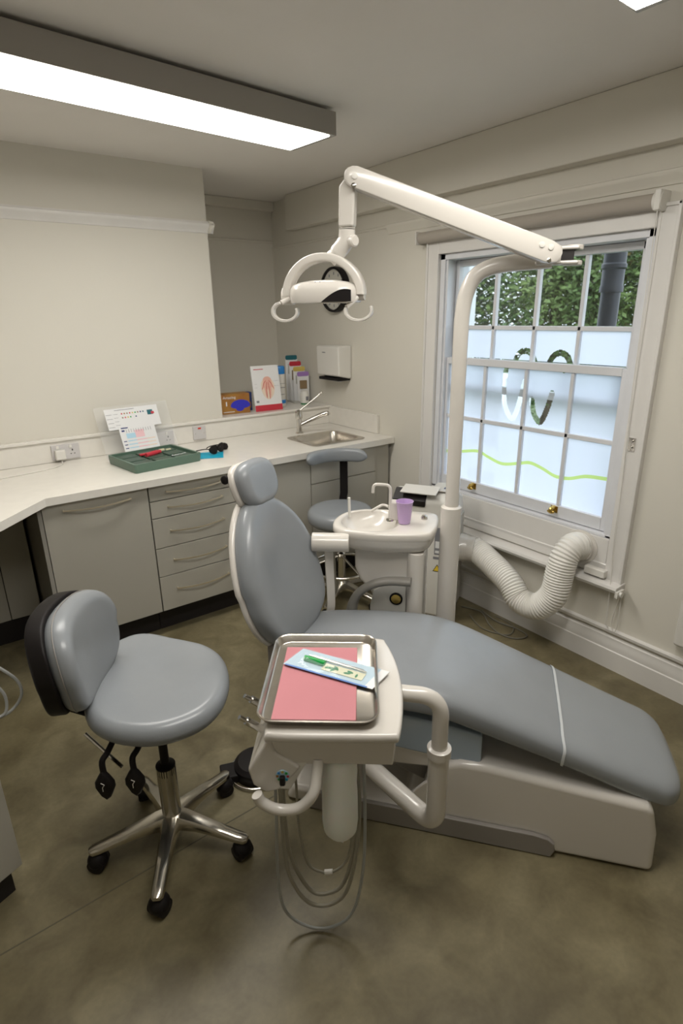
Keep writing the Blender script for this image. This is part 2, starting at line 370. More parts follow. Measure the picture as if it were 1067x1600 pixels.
# tooth logo: clear openings cut out of the frosted film
def tooth_paths():
    w_ = 0.026
    left = [(1.996, 1.30), (1.992, 1.40), (1.965, 1.475), (1.92, 1.497), (1.875, 1.475), (1.852, 1.42)]
    leftd = [(1.996, 1.30), (1.985, 1.22), (1.955, 1.165), (1.928, 1.145), (1.905, 1.18), (1.885, 1.26), (1.868, 1.345)]
    right = [(1.775, 1.43), (1.755, 1.475), (1.714, 1.494), (1.670, 1.475), (1.646, 1.42)]
    rightd = [(1.815, 1.26), (1.795, 1.19), (1.762, 1.150), (1.74, 1.165), (1.718, 1.225), (1.700, 1.30)]
    return [left, leftd], [right, rightd]
L_, R_ = tooth_paths()
def in_logo(y, z, hw=0.0155):
    for pth in LOGO:
        for i in range(len(pth)-1):
            (ax, ay), (bx, by) = pth[i], pth[i+1]; dx, dy = bx-ax, by-ay
            t = max(0, min(1, ((y-ax)*dx+(z-ay)*dy)/(dx*dx+dy*dy)))
            if math.hypot(y-ax-dx*t, z-ay-dy*t) < hw: return True
    return False
LOGO = [[(p[0], p[1]) for p in smooth([(a, b, 0) for a, b in q], 5)] for q in L_+R_]
def film(x, z0, z1, name):
    step = 0.004; ya, yb = 1.60, 2.03; za, zb = 1.12, 1.53
    mb = MB(); q = lambda y0, y1, c0, c1: mb.add([(x, y0, c0), (x, y1, c0), (x, y1, c1), (x, y0, c1)], [(0, 1, 2, 3)])
    za, zb = max(za, z0), min(zb, z1)
    q(GY0, ya, z0, z1); q(yb, GY1, z0, z1)
    if z0 < za: q(ya, yb, z0, za)
    if zb < z1: q(ya, yb, zb, z1)
    nz = round((zb-za)/step); dz = (zb-za)/nz; ny = round((yb-ya)/step); dy = (yb-ya)/ny
    for i in range(nz):
        c0 = za+i*dz; run = None
        for j in range(ny+1):
            clear = j == ny or in_logo(ya+(j+.5)*dy, c0+dz/2)
            if not clear and run is None: run = j
            if clear and run is not None: q(ya+run*dy, ya+j*dy, c0, c0+dz); run = None
    return mb
wobj('pane', MB().box((GUX, GY0, 1.29), (GUX+.003, GY1, 1.61)), 'glass', label='frosted lower row of the upper sash')
wobj('frosted_film', film(GUX-.001, 1.448, 1.605, 'f'), 'frost', sharp=180)
wobj('pane', MB().box((GLX, GY0, .735), (GLX+.003, GY1, 1.415)), 'glass')
wobj('frosted_film', film(GLX-.001, .735, 1.412, 'f'), 'frost', sharp=180)
wv = smooth([(0, 2.39, .885), (0, 2.283, .900), (0, 2.15, .925), (0, 2.07, .905), (0, 1.97, .885), (0, 1.87, .905), (0, 1.79, .925), (0, 1.71, .910), (0, 1.63, .885), (0, 1.55, .890), (0, 1.46, .920), (0, 1.345, .930)], 8)
mb = MB(); mb.strip([Vector((GLX-.0025, p.y, p.z)) for p in wv], .018, .0006, (0, .0, 1)); wobj('wave_stripe', mb, 'wave', label='lime green wavy stripe')
for y in (2.145, 1.60):      # brass sash lifts
    mb = MB(); mb.box((LX0-.003, y-.02, .70), (LX0, y+.02, .735)); mb.tube(bend([(LX0-.002, y, .728), (LX0-.03, y, .728), (LX0-.034, y, .708)], .01), .011, 10); mb.ellipsoid((LX0-.03, y, .71), (.008, .022, .010))
    wobj('sash_lift', mb, 'brass', label='brass sash lift')
mb = MB(); mb.cyl((WX-.022, 1.225, 1.145), (WX-.034, 1.225, 1.145), .006); mb.cyl((WX-.022, 1.225, 1.118), (WX-.034, 1.225, 1.118), .006); mb.box((WX-.026, 1.21, 1.10), (WX-.022, 1.24, 1.16))
tag(obj('cord_cleat', mb, 'chrome'), 'small metal cord fitting on right side of window frame', 'cord fitting')
# roller blind (rolled up)
bl = thing('roller_blind', 'rolled up taupe roller blind above the sash window', 'blind', (WX, 1.9, 2.09))
obj('rolled_fabric', MB().cyl((-.045, 1.262-1.9, 0), (-.045, 2.575-1.9, 0), .030, 28), 'blind', bl)
obj('end_bracket', MB().box((-.08, -.665, -.035), (0, -.642, .038)).cyl((-.045, -.668, 0), (-.045, -.63, 0), .034, 24), 'white_matte', bl, bevel=.003)
obj('end_bracket', MB().box((-.08, .676, -.035), (0, .684, .034)), 'white_matte', bl, bevel=.003)
mb = MB(); mb.tube([(-.07, -.655, 0), (-.072, -.665, -.7), (-.06, -.69, -1.5), (-.055, -.70, -1.84), (-.05, -.715, -1.86), (-.045, -.70, -1.84), (-.042, -.67, -1.4), (-.045, -.66, -.6), (-.03, -.655, 0)], .0016, 6)
obj('pull_cord', mb, 'white_matte', bl)
mb = MB(); mb.box((WX-.055, 1.245, .475), (WX-.02, 1.35, .512)); tag(obj('trunking_box', mb, 'white_matte', bevel=.005), 'small white plastic box resting on sill rail below window', 'box')
mb = MB(); mb.box((WX-.09, 1.150, .42), (WX-.03, 1.163, .45)); mb.cyl((WX-.07, 1.149, .437), (WX-.07, 1.138, .437), .013); mb.tube(smooth([(WX-.06, 1.145, .43), (WX-.05, 1.148, .34), (WX-.045, 1.15, .25), (WX-.04, 1.165, .22), (WX-.04, 1.18, .26), (WX-.05, 1.17, .34), (WX-.055, 1.155, .42)]), .002, 6)
tag(obj('cord_hook', mb, 'white_matte'), 'white cord hook with hanging cord loop at right end of sill rail', 'hook')

# ------------------------------------------------------------------ ceiling lights
def ceiling_light(label, loc, rz, L, Wd):
    t = thing('ceiling_light', label, 'ceiling light', loc, rz, 'long box ceiling lights')
    zt, zb = .0, -.088
    hb = MB().box((-L, -Wd/2, zb), (0, Wd/2, zt))
    obj('housing', hb, 'alu_body', t, bevel=.002)
    obj('diffuser', MB().box((-L+.03, -Wd/2+.012, zb-.004), (-.03, Wd/2-.012, zb-.0005)), 'lamp_lit', t)
    obj('mounting_rail', MB().box((-L+.12, -Wd/2+.05, zt), (-.12, Wd/2-.05, CH-loc[2])), 'alu_body', t)
    return t
ceiling_light('long grey box ceiling light nearest the cabinets, brightly lit', (1.66, 2.425, 2.50), math.radians(5.5), 1.62, .30)
ceiling_light('ceiling light at top right corner, mostly outside the photo', (1.70, .84, 2.50), math.radians(2), 1.62, .30)

# ------------------------------------------------------------------ worktop, upstands, ledge
FY = 2.815
wt = MB()
poly = [(.38, FY), (2.495, FY), (2.495, BY-.002), (XL+.01, BY-.002), (XL+.01, 1.0), (-.55, 1.78)]
poly_s = [(.38, FY), (1.84, FY)]
# leave an opening for the sink: build the slab as pieces
SX0, SX1, SY0, SY1 = 1.96, 2.33, 2.93, 3.24
fn = lambda x, y, h: (x, y, h)
def slab(mb, pl): mb.prism(pl, fn, .872, .91)
slab(wt, [(.38, FY), (SX0, FY), (SX0, BY-.002), (XL+.01, BY-.002), (XL+.01, 1.0), (-.55, 1.78)])
slab(wt, [(SX0, FY), (SX1, FY), (SX1, SY0), (SX0, SY0)]); slab(wt, [(SX0, SY1), (SX1, SY1), (SX1, BY-.002), (SX0, BY-.002)]); slab(wt, [(SX1, FY), (WX-.003, FY), (WX-.003, BY-.002), (SX1, BY-.002)])
W_ = thing('worktop', 'white worktop running along the back wall with upstand and sink cut-out', 'worktop', (0, 0, 0))
obj('worktop_slab', wt, 'worktop', W_)
obj('upstand', MB().box((XL+.02, BY-.022, .911), (WX-.022, BY-.003, 1.028)), 'worktop', W_, bevel=.002)
obj('upstand', MB().box((WX-.022, 2.975, .911), (WX-.003, BY-.003, 1.04)), 'worktop', W_, bevel=.002)
struct('trim_13', MB().box((1.637, BY-.035, 1.029), (WX-.001, AY-.001, 1.046)).box((XL+.02, BY-.035, 1.029), (1.637, BY-.001, 1.046)), 'worktop', bevel=.003)
struct('wall_boxing', MB().box((1.637, BY, .0), (WX-.001, AY-.001, 1.029)), 'wall')

# ------------------------------------------------------------------ base cabinets
def bar_handle(x0, x1, z, name='handle', bow=.028):
    pts = [(x0+(x1-x0)*i/12, -.012-bow*math.sin(PI*i/12)**.8, z - .004*math.sin(PI*i/12)) for i in range(13)]
    mb = MB(); mb.strip(pts, .007, .005, (0, 0, 1)); mb.cyl((x0+.004, 0, z), (x0+.004, -.014, z), .004, 8); mb.cyl((x1-.004, 0, z), (x1-.004, -.014, z), .004, 8); return mb
def cabinet(x0, x1, label, fronts, group='grey base cabinets', ct=.868, name='base_cabinet'):
    t = thing(name, label, 'cabinet', (x0, 2.84, 0), 0, group); wd = x1-x0
    body = MB().box((.004, .022, .15), (wd-.004, .60, ct))
    obj('carcass', body, 'gap', t)
    obj('plinth', MB().box((.002, .09, 0), (wd-.002, .11, .149)), 'plinth', t)
    for kind, a, b, h in fronts:
        o = obj(kind, MB().box((.003, 0, a+.0025), (wd-.003, .019, b-.0025)), 'cabinet', t, bevel=.0012)
        if h:
            obj('handle', bar_handle(*h), 'brass_bar', o)
    return t
A = cabinet(.356, .856, 'grey cabinet with one tall door and single long handle, left of the drawers', [('door', .15, .87, (.09, .41, .83))])
obj('end_panel', MB().box((-.018, .0, .15), (.0, .60, .869)), 'cabinet_edge', A)
cabinet(.856, 1.356, 'grey drawer cabinet with five bowed metal handles', [('drawer', .785, .87, (.09, .405, .845-.015)), ('drawer', .69, .785, (.09, .405, .745)), ('drawer', .52, .69, (.09, .405, .612)), ('drawer', .355, .52, (.09, .405, .443)), ('drawer', .15, .355, (.09, .405, .272))])
cabinet(1.356, 1.856, 'grey handleless cabinet door partly hidden behind the dental chair back', [('door', .36, .87, None), ('drawer', .15, .36, None)])
cabinet(1.856, 2.376, 'grey handleless cabinet under the sink', [('door', .695, .87, None), ('door', .42, .695, None), ('door', .15, .42, None)], ct=.77)
struct('trim_14', MB().box((2.378, 2.85, 0), (WX-.024, 2.87, .87)), 'cabinet')
# back panel and low cabinet in the knee hole under the diagonal worktop
kb = thing('base_cabinet', 'dim grey cabinet front set back in the knee hole under the left worktop', 'cabinet', (-.55, 3.30, 0))
obj('carcass', MB().box((0, .02, .13), (.87, .24, .869)), 'gap', kb); obj('plinth', MB().box((0, .0, 0), (.87, .02, .128)), 'plinth', kb)
obj('door', MB().box((.002, 0, .132), (.72, .019, .865)), 'cabinet', kb, bevel=.001); obj('door', MB().box((.724, 0, .132), (.87, .019, .865)), 'cabinet', kb, bevel=.001)

# ------------------------------------------------------------------ sink and tap
sk = thing('sink', 'small stainless steel inset sink in the white worktop corner', 'sink', ((SX0+SX1)/2, (SY0+SY1)/2, .91))
a0 = rrect(-.21, -.185, .21, .185, .05, 6); a1 = rrect(-.18, -.152, .18, .152, .045, 6); a2 = rrect(-.175, -.147, .175, .147, .045, 6)
a3 = rrect(-.165, -.137, .165, .137, .045, 6); a4 = rrect(-.14, -.115, .14, .115, .04, 6)
mb = MB(); mb.rings([[Vector((x, y, z)) for x, y in p] for p, z in ((a0, .001), (a0, .004), (a1, .005), (a2, -.004), (a3, -.10), (a4, -.115), (scaled(a4, .15), -.120), (scaled(a4, .02), -.120))], cap0=False)
obj('bowl', mb, 'steel', sk)
obj('drain', MB().lathe([(.028, -.118), (.028, -.114), (.02, -.114), (.018, -.117), (.001, -.117)]), 'chrome', sk)
tp = thing('mixer_tap', 'chrome mixer tap with long lever beside the sink', 'tap', (2.10, 3.34, .91))
obj('tap_body', MB().lathe([(.028, 0), (.028, .006), (.020, .012), (.018, .10), (.024, .105), (.026, .13), (.022, .155), (.008, .165)]), 'chrome', tp)
obj('spout', MB().tube(smooth([(.0, 0, .055), (.04, -.02, .075), (.10, -.06, .108), (.15, -.10, .135), (.165, -.11, .138), (.172, -.115, .125)]), [.015]*6*3+[.013]*13, 14), 'chrome', tp)
obj('lever', MB().tube(smooth([(.0, 0, .155), (.03, -.01, .175), (.09, -.04, .225), (.145, -.06, .268)]), .0055, 10).ellipsoid((.15, -.062, .273), (.012, .012, .012)), 'chrome', tp)

# ------------------------------------------------------------------ sockets
def socket(x, z, wd, label, holes=2, plug=False, name='wall_socket', group='white plastic sockets'):
    t = thing(name, label, 'socket', (x, BY-.023, z), 0, group)
    obj('plate', MB().box((-wd/2, -.010, -.044), (wd/2, 0, .044)), 'socket', t, bevel=.003)
    for i in range(holes):
        cx = (-.036 if i == 0 else .036)
        if plug and i == 0: continue
        mb = MB(); mb.box((cx-.003, -.0108, .002), (cx+.003, -.0095, .012)); mb.box((cx-.013, -.0108, -.016), (cx-.006, -.0095, -.012)); mb.box((cx+.006, -.0108, -.016), (cx+.013, -.0095, -.012))
        obj('pin_holes', mb, 'black', t)
    for i in range(holes):
        cx = -.050 if i == 0 else .018
        obj('rocker_switch', MB().box((cx+.002, -.014, .02), (cx+.016, -.009, .038)), 'white_matte', t, bevel=.001)
    return t
s1 = socket(.63, .965, .150, 'white double wall socket at left with plug in it', plug=True)
socket(1.20, .965, .150, 'white double wall socket behind the leaning charts')
pg = thing('plug', 'white three-pin plug with white cable in left socket', 'plug', (.595, BY-.034, .955))
obj('plug_body', MB().box((-.027, -.035, -.028), (.027, 0, .028)), 'white_matte', pg, bevel=.006)
obj('cable', MB().tube(smooth([(0, -.02, -.026), (0, -.035, -.040), (-.02, -.10, -.0415), (-.12, -.16, -.0415), (-.30, -.20, -.0415), (-.5, -.23, -.0415)]), .0025, 8), 'white_matte', pg)
fs = thing('fused_switch', 'single white fused switch with red indicator above the dark glasses', 'switch', (1.449, BY-.023, .970))
obj('plate', MB().box((-.044, -.010, -.044), (.044, 0, .044)), 'socket', fs, bevel=.003)
obj('indicator', MB().box((-.010, -.0125, .024), (.010, -.009, .034)), 'red_dot', fs); obj('screw', MB().cyl((-.03, -.011, -.005), (-.03, -.009, -.005), .003, 8), 'chrome', fs); obj('screw', MB().cyl((.03, -.011, -.005), (.03, -.009, -.005), .003, 8), 'chrome', fs)

# ------------------------------------------------------------------ green box, stand and charts
gb = thing('green_case', 'flat green plastic case with red handpiece lying on worktop', 'case', (1.02, 3.17, .911), math.radians(8))
mb = MB(); outer = rrect(-.195, -.165, .195, .165, .012, 3)
f2 = lambda z: [Vector((x, y, z)) for x, y in outer]
inn = inset(outer, .012)
mb.rings([f2(0), [Vector((x*1.02, y*1.02, .03)) for x, y in outer], [Vector((x*1.02, y*1.02, .048)) for x, y in outer], [Vector((x, y, .048)) for x, y in inn], [Vector((x, y, .030)) for x, y in inn]])
obj('tray_body', mb, 'green_box', gb)
for i in range(3):
    for j in range(3): obj('compartment', MB().box((-.17+i*.118, -.14+j*.098, .031), (-.17+i*.118+.10, -.14+j*.098+.08, .040)), 'green_dark', gb, bevel=.004)
obj('red_insert', MB().tube([(-.05, .0, .048), (.0, .012, .05), (.05, .025, .05)], [.012, .014, .010], 10), 'red', gb)
obj('red_insert', MB().box((-.07, .03, .041), (-.01, .05, .052)), 'red', gb, bevel=.003)
mb = MB(); mb.tube(smooth([(.06, -.09, .0415), (.07, -.075, .0415), (.065, -.095, .0415), (.085, -.085, .0415), (.095, -.09, .0415), (.105, -.08, .0415), (.12, -.088, .0415), (.135, -.078, .0415), (.15, -.082, .0415)]), .0018, 6); obj('white_script', mb, 'paper', gb)
obj('clips', MB().box((.07, .07, .041), (.10, .085, .05)).box((.105, .06, .041), (.135, .07, .048)), 'cream', gb)
# transparent upright stand with two printed sheets
def leaning(name, label, cat, loc, rotz, lean): # returns empty rotated: local x right, y up along sheet, -z? front
    o = thing(name, label, cat, loc); o.rotation_euler = (PI/2-lean, 0, rotz); return o
st = leaning('acrylic_stand', 'clear acrylic sheet leaning behind the green case', 'stand', (.93, 3.396, .911), math.radians(6), math.radians(22))
obj('clear_panel', MB().box((-.115, 0, -.003), (.335, .31, 0)), 'clear', st)
obj('clear_foot', MB().box((-.115, 0, 0), (.335, .004, .05)), 'clear', st)
c1 = leaning('chart_sheet', 'upper landscape chart with coloured dots on acrylic stand', 'chart', (.93, 3.395, .914), math.radians(6), math.radians(22))
obj('sheet', MB().box((-.06, .165, .0005), (.265, .290, .0015)), 'paper', c1)
cols = ['red', 'orange', 'brown', 'red', 'yellow', 'green', 'brown', 'navy', 'teal']
for j, (row, xs) in enumerate((((.256), range(9)), ((.232), range(6)))):
    for i in xs:
        if j == 1 and i == 4: continue
        obj('printed_dot', MB().box((.035+i*.0165, row-.004, .0015), (.035+i*.0165+.008, row+.004, .0019)), cols[(i+j*2) % 9], c1)
obj('printed_square', MB().box((.195, .232, .0015), (.230, .262, .0019)), 'teal', c1); obj('printed_square', MB().box((.218, .236, .0019), (.238, .25, .0022)), 'red', c1)
mb = MB()
for i in range(4): mb.box((-.055, .18+i*.025, .0015), (-.02, .182+i*.025, .0018)); mb.box((-.012, .19+i*.022, .0015), (.015, .1915+i*.022, .0018))
mb.box((.0, .278, .0015), (.12, .281, .0018)); obj('printed_text', mb, 'ink', c1)
c2 = leaning('chart_sheet', 'lower portrait chart with blue and pink bars on acrylic stand', 'chart', (.93, 3.393, .914), math.radians(6), math.radians(22))
obj('sheet', MB().box((-.005, .0, .003), (.215, .185, .004)), 'paper', c2)
for i in range(3):
    z = .045+i*.021
    obj('printed_bar', MB().box((.03, z, .004), (.085, z+.006, .0044)), 'lightblue', c2); obj('printed_bar', MB().box((.085, z, .004), (.15, z+.006, .0044)), 'palepink', c2); obj('printed_bar', MB().box((.15, z, .004), (.20, z+.006, .0044)), 'peach', c2)
obj('printed_bar', MB().box((.085, .105, .004), (.14, .15, .0044)), 'palepink', c2); obj('printed_bar', MB().box((.03, .105, .004), (.085, .135, .0044)), 'lightblue', c2)
mb = MB(); mb.box((.008, .166, .004), (.05, .173, .0044))
for i in range(3): mb.box((.005, .045+i*.021, .004), (.024, .05+i*.021, .0044))
mb.box((.008, .148, .004), (.026, .158, .0044)); obj('printed_text', mb, 'navy', c2)
mb = MB()
for i in range(11): mb.box((.035+i*.015, .14, .0045), (.037+i*.015, .16, .0048))
obj('printed_lines', mb, 'ink', c2)

# glasses on cyan mat
tag(obj('cloth', MB().prism([(1.245, 3.075), (1.37, 3.02), (1.44, 3.17), (1.31, 3.22)], lambda x, y, h: (x, y, h), .911, .9125), 'cyan'), 'small bright cyan cloth under the dark glasses', 'cloth')
gl = thing('safety_glasses', 'dark wraparound safety glasses lying on the cyan cloth', 'glasses', (1.385, 3.15, .913), math.radians(30))
for sx in (-1, 1):
    mb = MB(); pl = [(.035+.036*math.cos(a), .030+.028*math.sin(a)) for a in [2*PI*i/20 for i in range(20)]]
    mb.rings([[Vector((sx*x, -.02*(1-((x-.03)/.05)**2)*1+off, z)) for x, z in pl] for off in (0, .008)]); obj('lens', mb, 'black', gl, bevel=.002)
    obj('temple_arm', MB().tube(smooth([(sx*.066, -.01, .035), (sx*.07, .03, .034), (sx*.067, .09, .02), (sx*.06, .115, .006)]), .003, 8), 'black', gl)
obj('nose_bridge', MB().tube([(-.012, -.02, .036), (0, -.024, .04), (.012, -.02, .036)], .005, 8), 'black', gl)
tag(obj('loupe_pouch', MB().lathe([(.02, 0), (.026, .012), (.022, .03), (.008, .038)], (1.47, 3.22, .913), n=16), 'black'), 'small round black object right of the dark glasses', 'case')

# ------------------------------------------------------------------ things on the alcove ledge
LZ = 1.047
ob = thing('cardboard_box', 'ochre cardboard box with blue oval and Amazing lettering on ledge', 'box', (1.775, 3.64, LZ), math.radians(-6))
obj('carton', MB().box((-.105, 0, 0), (.105, .10, .135)), 'orange', ob, bevel=.001)
pl = [(.035+.072*math.cos(a), .052+(.042 if math.sin(a) > 0 else .02)*math.sin(a)) for a in [2*PI*i/28 for i in range(28)]]
obj('printed_oval', MB().prism(pl, lambda x, y, h: (x, h, y), -.0012, -.0002), 'deepblue', ob)
obj('printed_oval', MB().prism([(.03+.03*math.cos(a), .035+.02*math.sin(a)) for a in [2*PI*i/20 for i in range(20)]], lambda x, y, h: (x, h, y), -.0018, -.0013), 'deepblue', ob)
text_mesh('lettering', 'Amazing', .027, (-.09, -.0012, .104), (1, 0, 0), (0, 0, 1), 'paper', ob)
obj('printed_text', MB().box((-.07, -.001, .055), (-.062, 0, .085)).box((-.09, -.001, .012), (-.01, 0, .016)), 'paper', ob)
pb = thing('product_carton', 'small dark carton with coloured print between ochre box and tooth book', 'box', (1.905, 3.70, LZ))
obj('carton', MB().box((-.03, 0, 0), (.03, .05, .13)), 'navy', pb, bevel=.001); obj('printed_patch', MB().box((-.02, -.001, .02), (.02, 0, .06)).box((-.024, -.001, .08), (.008, 0, .10)), 'orange', pb)
bk = leaning('tooth_book', 'white booklet with pink tooth drawing and red lower band on ledge', 'booklet', (2.028, 3.60, LZ), math.radians(-4), math.radians(10))
obj('cover', MB().box((-.115, 0, -.012), (.098, .315, 0)), 'paper', bk, bevel=.001)
obj('red_band', MB().box((-.115, 0, 0), (.098, .042, .001)), 'red', bk)
obj('printed_text', MB().box((-.095, .288, 0), (-.02, .293, .0008)), 'red', bk)
pl = [(.0+.052*math.cos(a)*(1+.15*math.sin(a)), .155+.075*math.sin(a)) for a in [2*PI*i/28 for i in range(28)]]
obj('printed_shape', MB().prism(pl, lambda x, y, h: (x, y, h), 0, .0006), 'peach', bk)
pl = [(-.03, .225), (-.012, .238), (.012, .238), (.03, .225), (.034, .19), (.045, .155), (.028, .165), (.02, .11), (.008, .075), (.004, .15), (-.004, .15), (-.012, .08), (-.022, .11), (-.028, .165), (-.045, .15), (-.034, .19)]
obj('printed_tooth', MB().prism(pl, lambda x, y, h: (x, y, h), .0006, .0011), 'skin_print', bk)
mb = MB()
for pts in ([(-.045, .15), (-.03, .19), (-.012, .21)], [(.045, .15), (.03, .19), (.012, .21)], [(-.006, .2), (-.013, .14), (-.014, .09)], [(.006, .2), (.010, .14), (.008, .085)]):
    mb.tube([(x, y, .0012) for x, y in pts], .0016, 6)
obj('printed_lines', mb, 'red', bk)
obj('printed_lines', MB().box((-.10, .19, 0), (-.08, .191, .0008)).box((-.10, .165, 0), (-.08, .166, .0008)).box((.05, .17, 0), (.09, .171, .0008)).box((.05, .205, 0), (.09, .206, .0008)).box((-.1, .06, 0), (-.08, .075, .0008)), 'ink', bk)
bt = thing('lotion_bottle', 'tall white cylinder with blue cap right of the tooth booklet', 'bottle', (2.185, 3.72, LZ))
obj('bottle_body', MB().lathe([(.036, 0), (.038, .004), (.038, .235), (.03, .245)]), 'white_matte', bt)
obj('cap', MB().lathe([(.039, .238), (.039, .285), (.034, .294), (.01, .296)]), 'blue', bt); obj('blue_band', MB().lathe([(.0385, .025), (.0388, .026), (.0388, .05), (.0385, .051)]), 'blue', bt)
obj('printed_lines', MB().box((-.02, -.0392, .09), (.012, -.038, .094)).box((-.02, -.0392, .14), (.018, -.038, .144)).box((-.02, -.0392, .17), (.018, -.038, .172)), 'ink', bt)
# brush packets rack
rk = thing('packet_rack', 'clear plastic display rack on ledge holding stepped packets', 'rack', (2.42, 3.82, LZ), math.radians(-12))
obj('rack_back', MB().box((-.07, .11, 0), (.07, .114, .26)), 'grey_lite', rk); obj('rack_base', MB().box((-.07, -.06, 0), (.07, .114, .006)), 'grey_lite', rk); obj('rack_side', MB().prism([(-.06, .005), (.11, .005), (.11, .25), (.07, .25)], lambda x, y, h: (h, x, y), -.072, -.069), 'clear', rk); obj('rack_side', MB().prism([(-.06, .005), (.11, .005), (.11, .25), (.07, .25)], lambda x, y, h: (h, x, y), .069, .072), 'clear', rk)
for i, (cm, lab, top, hgt) in enumerate((('teal', 'teal topped packet at back of display rack', .345, .16), ('red', 'red topped packet second from back of display rack', .30, .16), ('yellow', 'yellow topped packet third from back of display rack', .262, .15), ('lilac', 'purple topped packet at front of display rack', .225, .15))):
    p = thing('brush_packet', lab, 'packet', (2.405+.0125*i, 3.905-.034*i, LZ+.006), math.radians(-12), 'packets in the display rack')
    obj('card', MB().prism(rrect(-.048, .0, .048, top, .012, 3), lambda x, y, h: (x, h, y), 0, .002), 'paper', p)
    obj('card_top', MB().prism(rrect(-.048, top-.035, .048, top, .012, 3), lambda x, y, h: (x, h, y), -.001, -.0001), cm, p)
    obj('contents', MB().box((-.03, -.008, top-hgt+.02), (.03, -.0005, top-.065)), 'brown' if i in (1, 3) else 'grey_lite', p, bevel=.003)
jr = thing('jar', 'small round white jar with green base in front of display rack', 'jar', (2.385, 3.70, LZ))
obj('jar_body', MB().lathe([(.030, .008), (.033, .012), (.033, .08), (.028, .088), (.028, .10)]), 'white_matte', jr); obj('lid', MB().lathe([(.031, 0), (.031, .009), (.028, .010)]), 'leafgreen', jr); obj('label_print', MB().box((-.01, -.0342, .03), (.012, -.0325, .06)), 'ink', jr)

# ------------------------------------------------------------------ towel dispenser and clock on window wall
dp = thing('towel_dispenser', 'white wall-mounted paper towel dispenser right of the ledge', 'dispenser', (WX-.001, 3.415, 1.25))
obj('cover', MB().prism([(-.115, .03), (-.12, .22), (-.11, .235), (0, .235), (0, .01), (-.02, .01)], lambda x, y, h: (x, h, y), -.135, .135), 'white_matte', dp, bevel=.012, seg=3)
obj('outlet', MB().box((-.108, -.12, -.004), (-.004, .12, .016)), 'black', dp); obj('paper_tail', MB().prism([(-.09, -.002), (-.03, -.02), (-.02, -.004)], lambda x, y, h: (x, h, y), -.06, .06), 'paper', dp)
obj('maker_mark', MB().box((-.1215, .02, .185), (-.119, .055, .191)), 'ink', dp)
ck = thing('wall_clock', 'round wall clock with black rim hung behind the dental lamp', 'clock', (WX-.001, 3.44, 1.855))
obj('rim', MB().lathe([(.148, 0), (.150, .02), (.146, .045), (.134, .048), (.132, .03)], (0, 0, 0), (-1, 0, 0), 48, cap=False), 'black', ck)
obj('face', MB().lathe([(.134, .02), (.134, .028), (.001, .029)], (0, 0, 0), (-1, 0, 0), 48), 'cardface', ck)
for k in range(12):
    a = k*PI/6; cy, cz = .105*math.sin(a), .105*math.cos(a); obj('hour_mark', MB().box((-.031, cy-.004, cz-.009), (-.0285, cy+.004, cz+.009)), 'ink', ck)
obj('hour_hand', MB().box((-.033, -.004, 0), (-.031, .004, .06), Matrix.Rotation(-2.2, 4, 'X')), 'ink', ck); obj('minute_hand', MB().box((-.035, -.003, 0), (-.033, .003, .095), Matrix.Rotation(1.4, 4, 'X')), 'ink', ck)

# ------------------------------------------------------------------ dental chair (local x = head->foot, y = across to the window)
AX = -math.atan2(.779, .627); OX, OYc = 1.009, 1.183
dc = thing('dental_chair', 'dental chair with blue-grey upholstery, raised back and sloping leg rest', 'dental chair', (OX, OYc, 0), AX)
mb = MB()
bp_ = [(.888, 0), (.880, .15), (.858, .245), (.84, .258), (.80, .262), (.36, .303), (.27, .303), (.225, .285), (.185, .235), (.165, .20), (.15, .13), (.10, .07), (-.32, .07), (-.35, .0)]
mb.prism(bp_, lambda x, y, h: (x, h, y), .0, .43); obj('base', mb, 'white', dc, bevel=.022, seg=4)
mb = MB(); kp = [(-.25, .002), (.578, .002), (.590, .03), (.585, .055), (.565, .072), (.52, .080), (-.25, .080)]
mb.prism(kp, lambda x, y, h: (x, h, y), -.018, -.001); obj('kick_panel', mb, 'grey_plastic', dc, bevel=.004)
obj('base_flap', MB().prism([(.10, .13), (.155, .20), (.20, .235), (.19, .12), (.15, .09)], lambda x, y, h: (x, h, y), -.012, .004), 'white', dc, bevel=.004)
# lifting mechanism and seat under-cover
obj('lift_arm', MB().prism([(.30, .06), (.36, .12), (-.02, .27), (-.10, .22)], lambda x, y, h: (x, h, y), .09, .34), 'grey_plastic', dc, bevel=.008)
obj('under_frame', MB().prism([(-.30, .255), (.05, .225), (.30, .245), (.335, .285), (-.32, .33)], lambda x, y, h: (x, h, y), .03, .44), 'white', dc, bevel=.012)
obj('side_cover', MB().prism([(-.36, .335), (.338, .283), (.336, .405), (.22, .425), (.05, .44), (-.34, .45)], lambda x, y, h: (x, h, y), .02, .45), mat('glossy blue grey moulded cover', (.38, .46, .55), .10, coat=.6), dc, bevel=.010)  # blue-grey cover, its colour lightened to stand in for the window's reflection
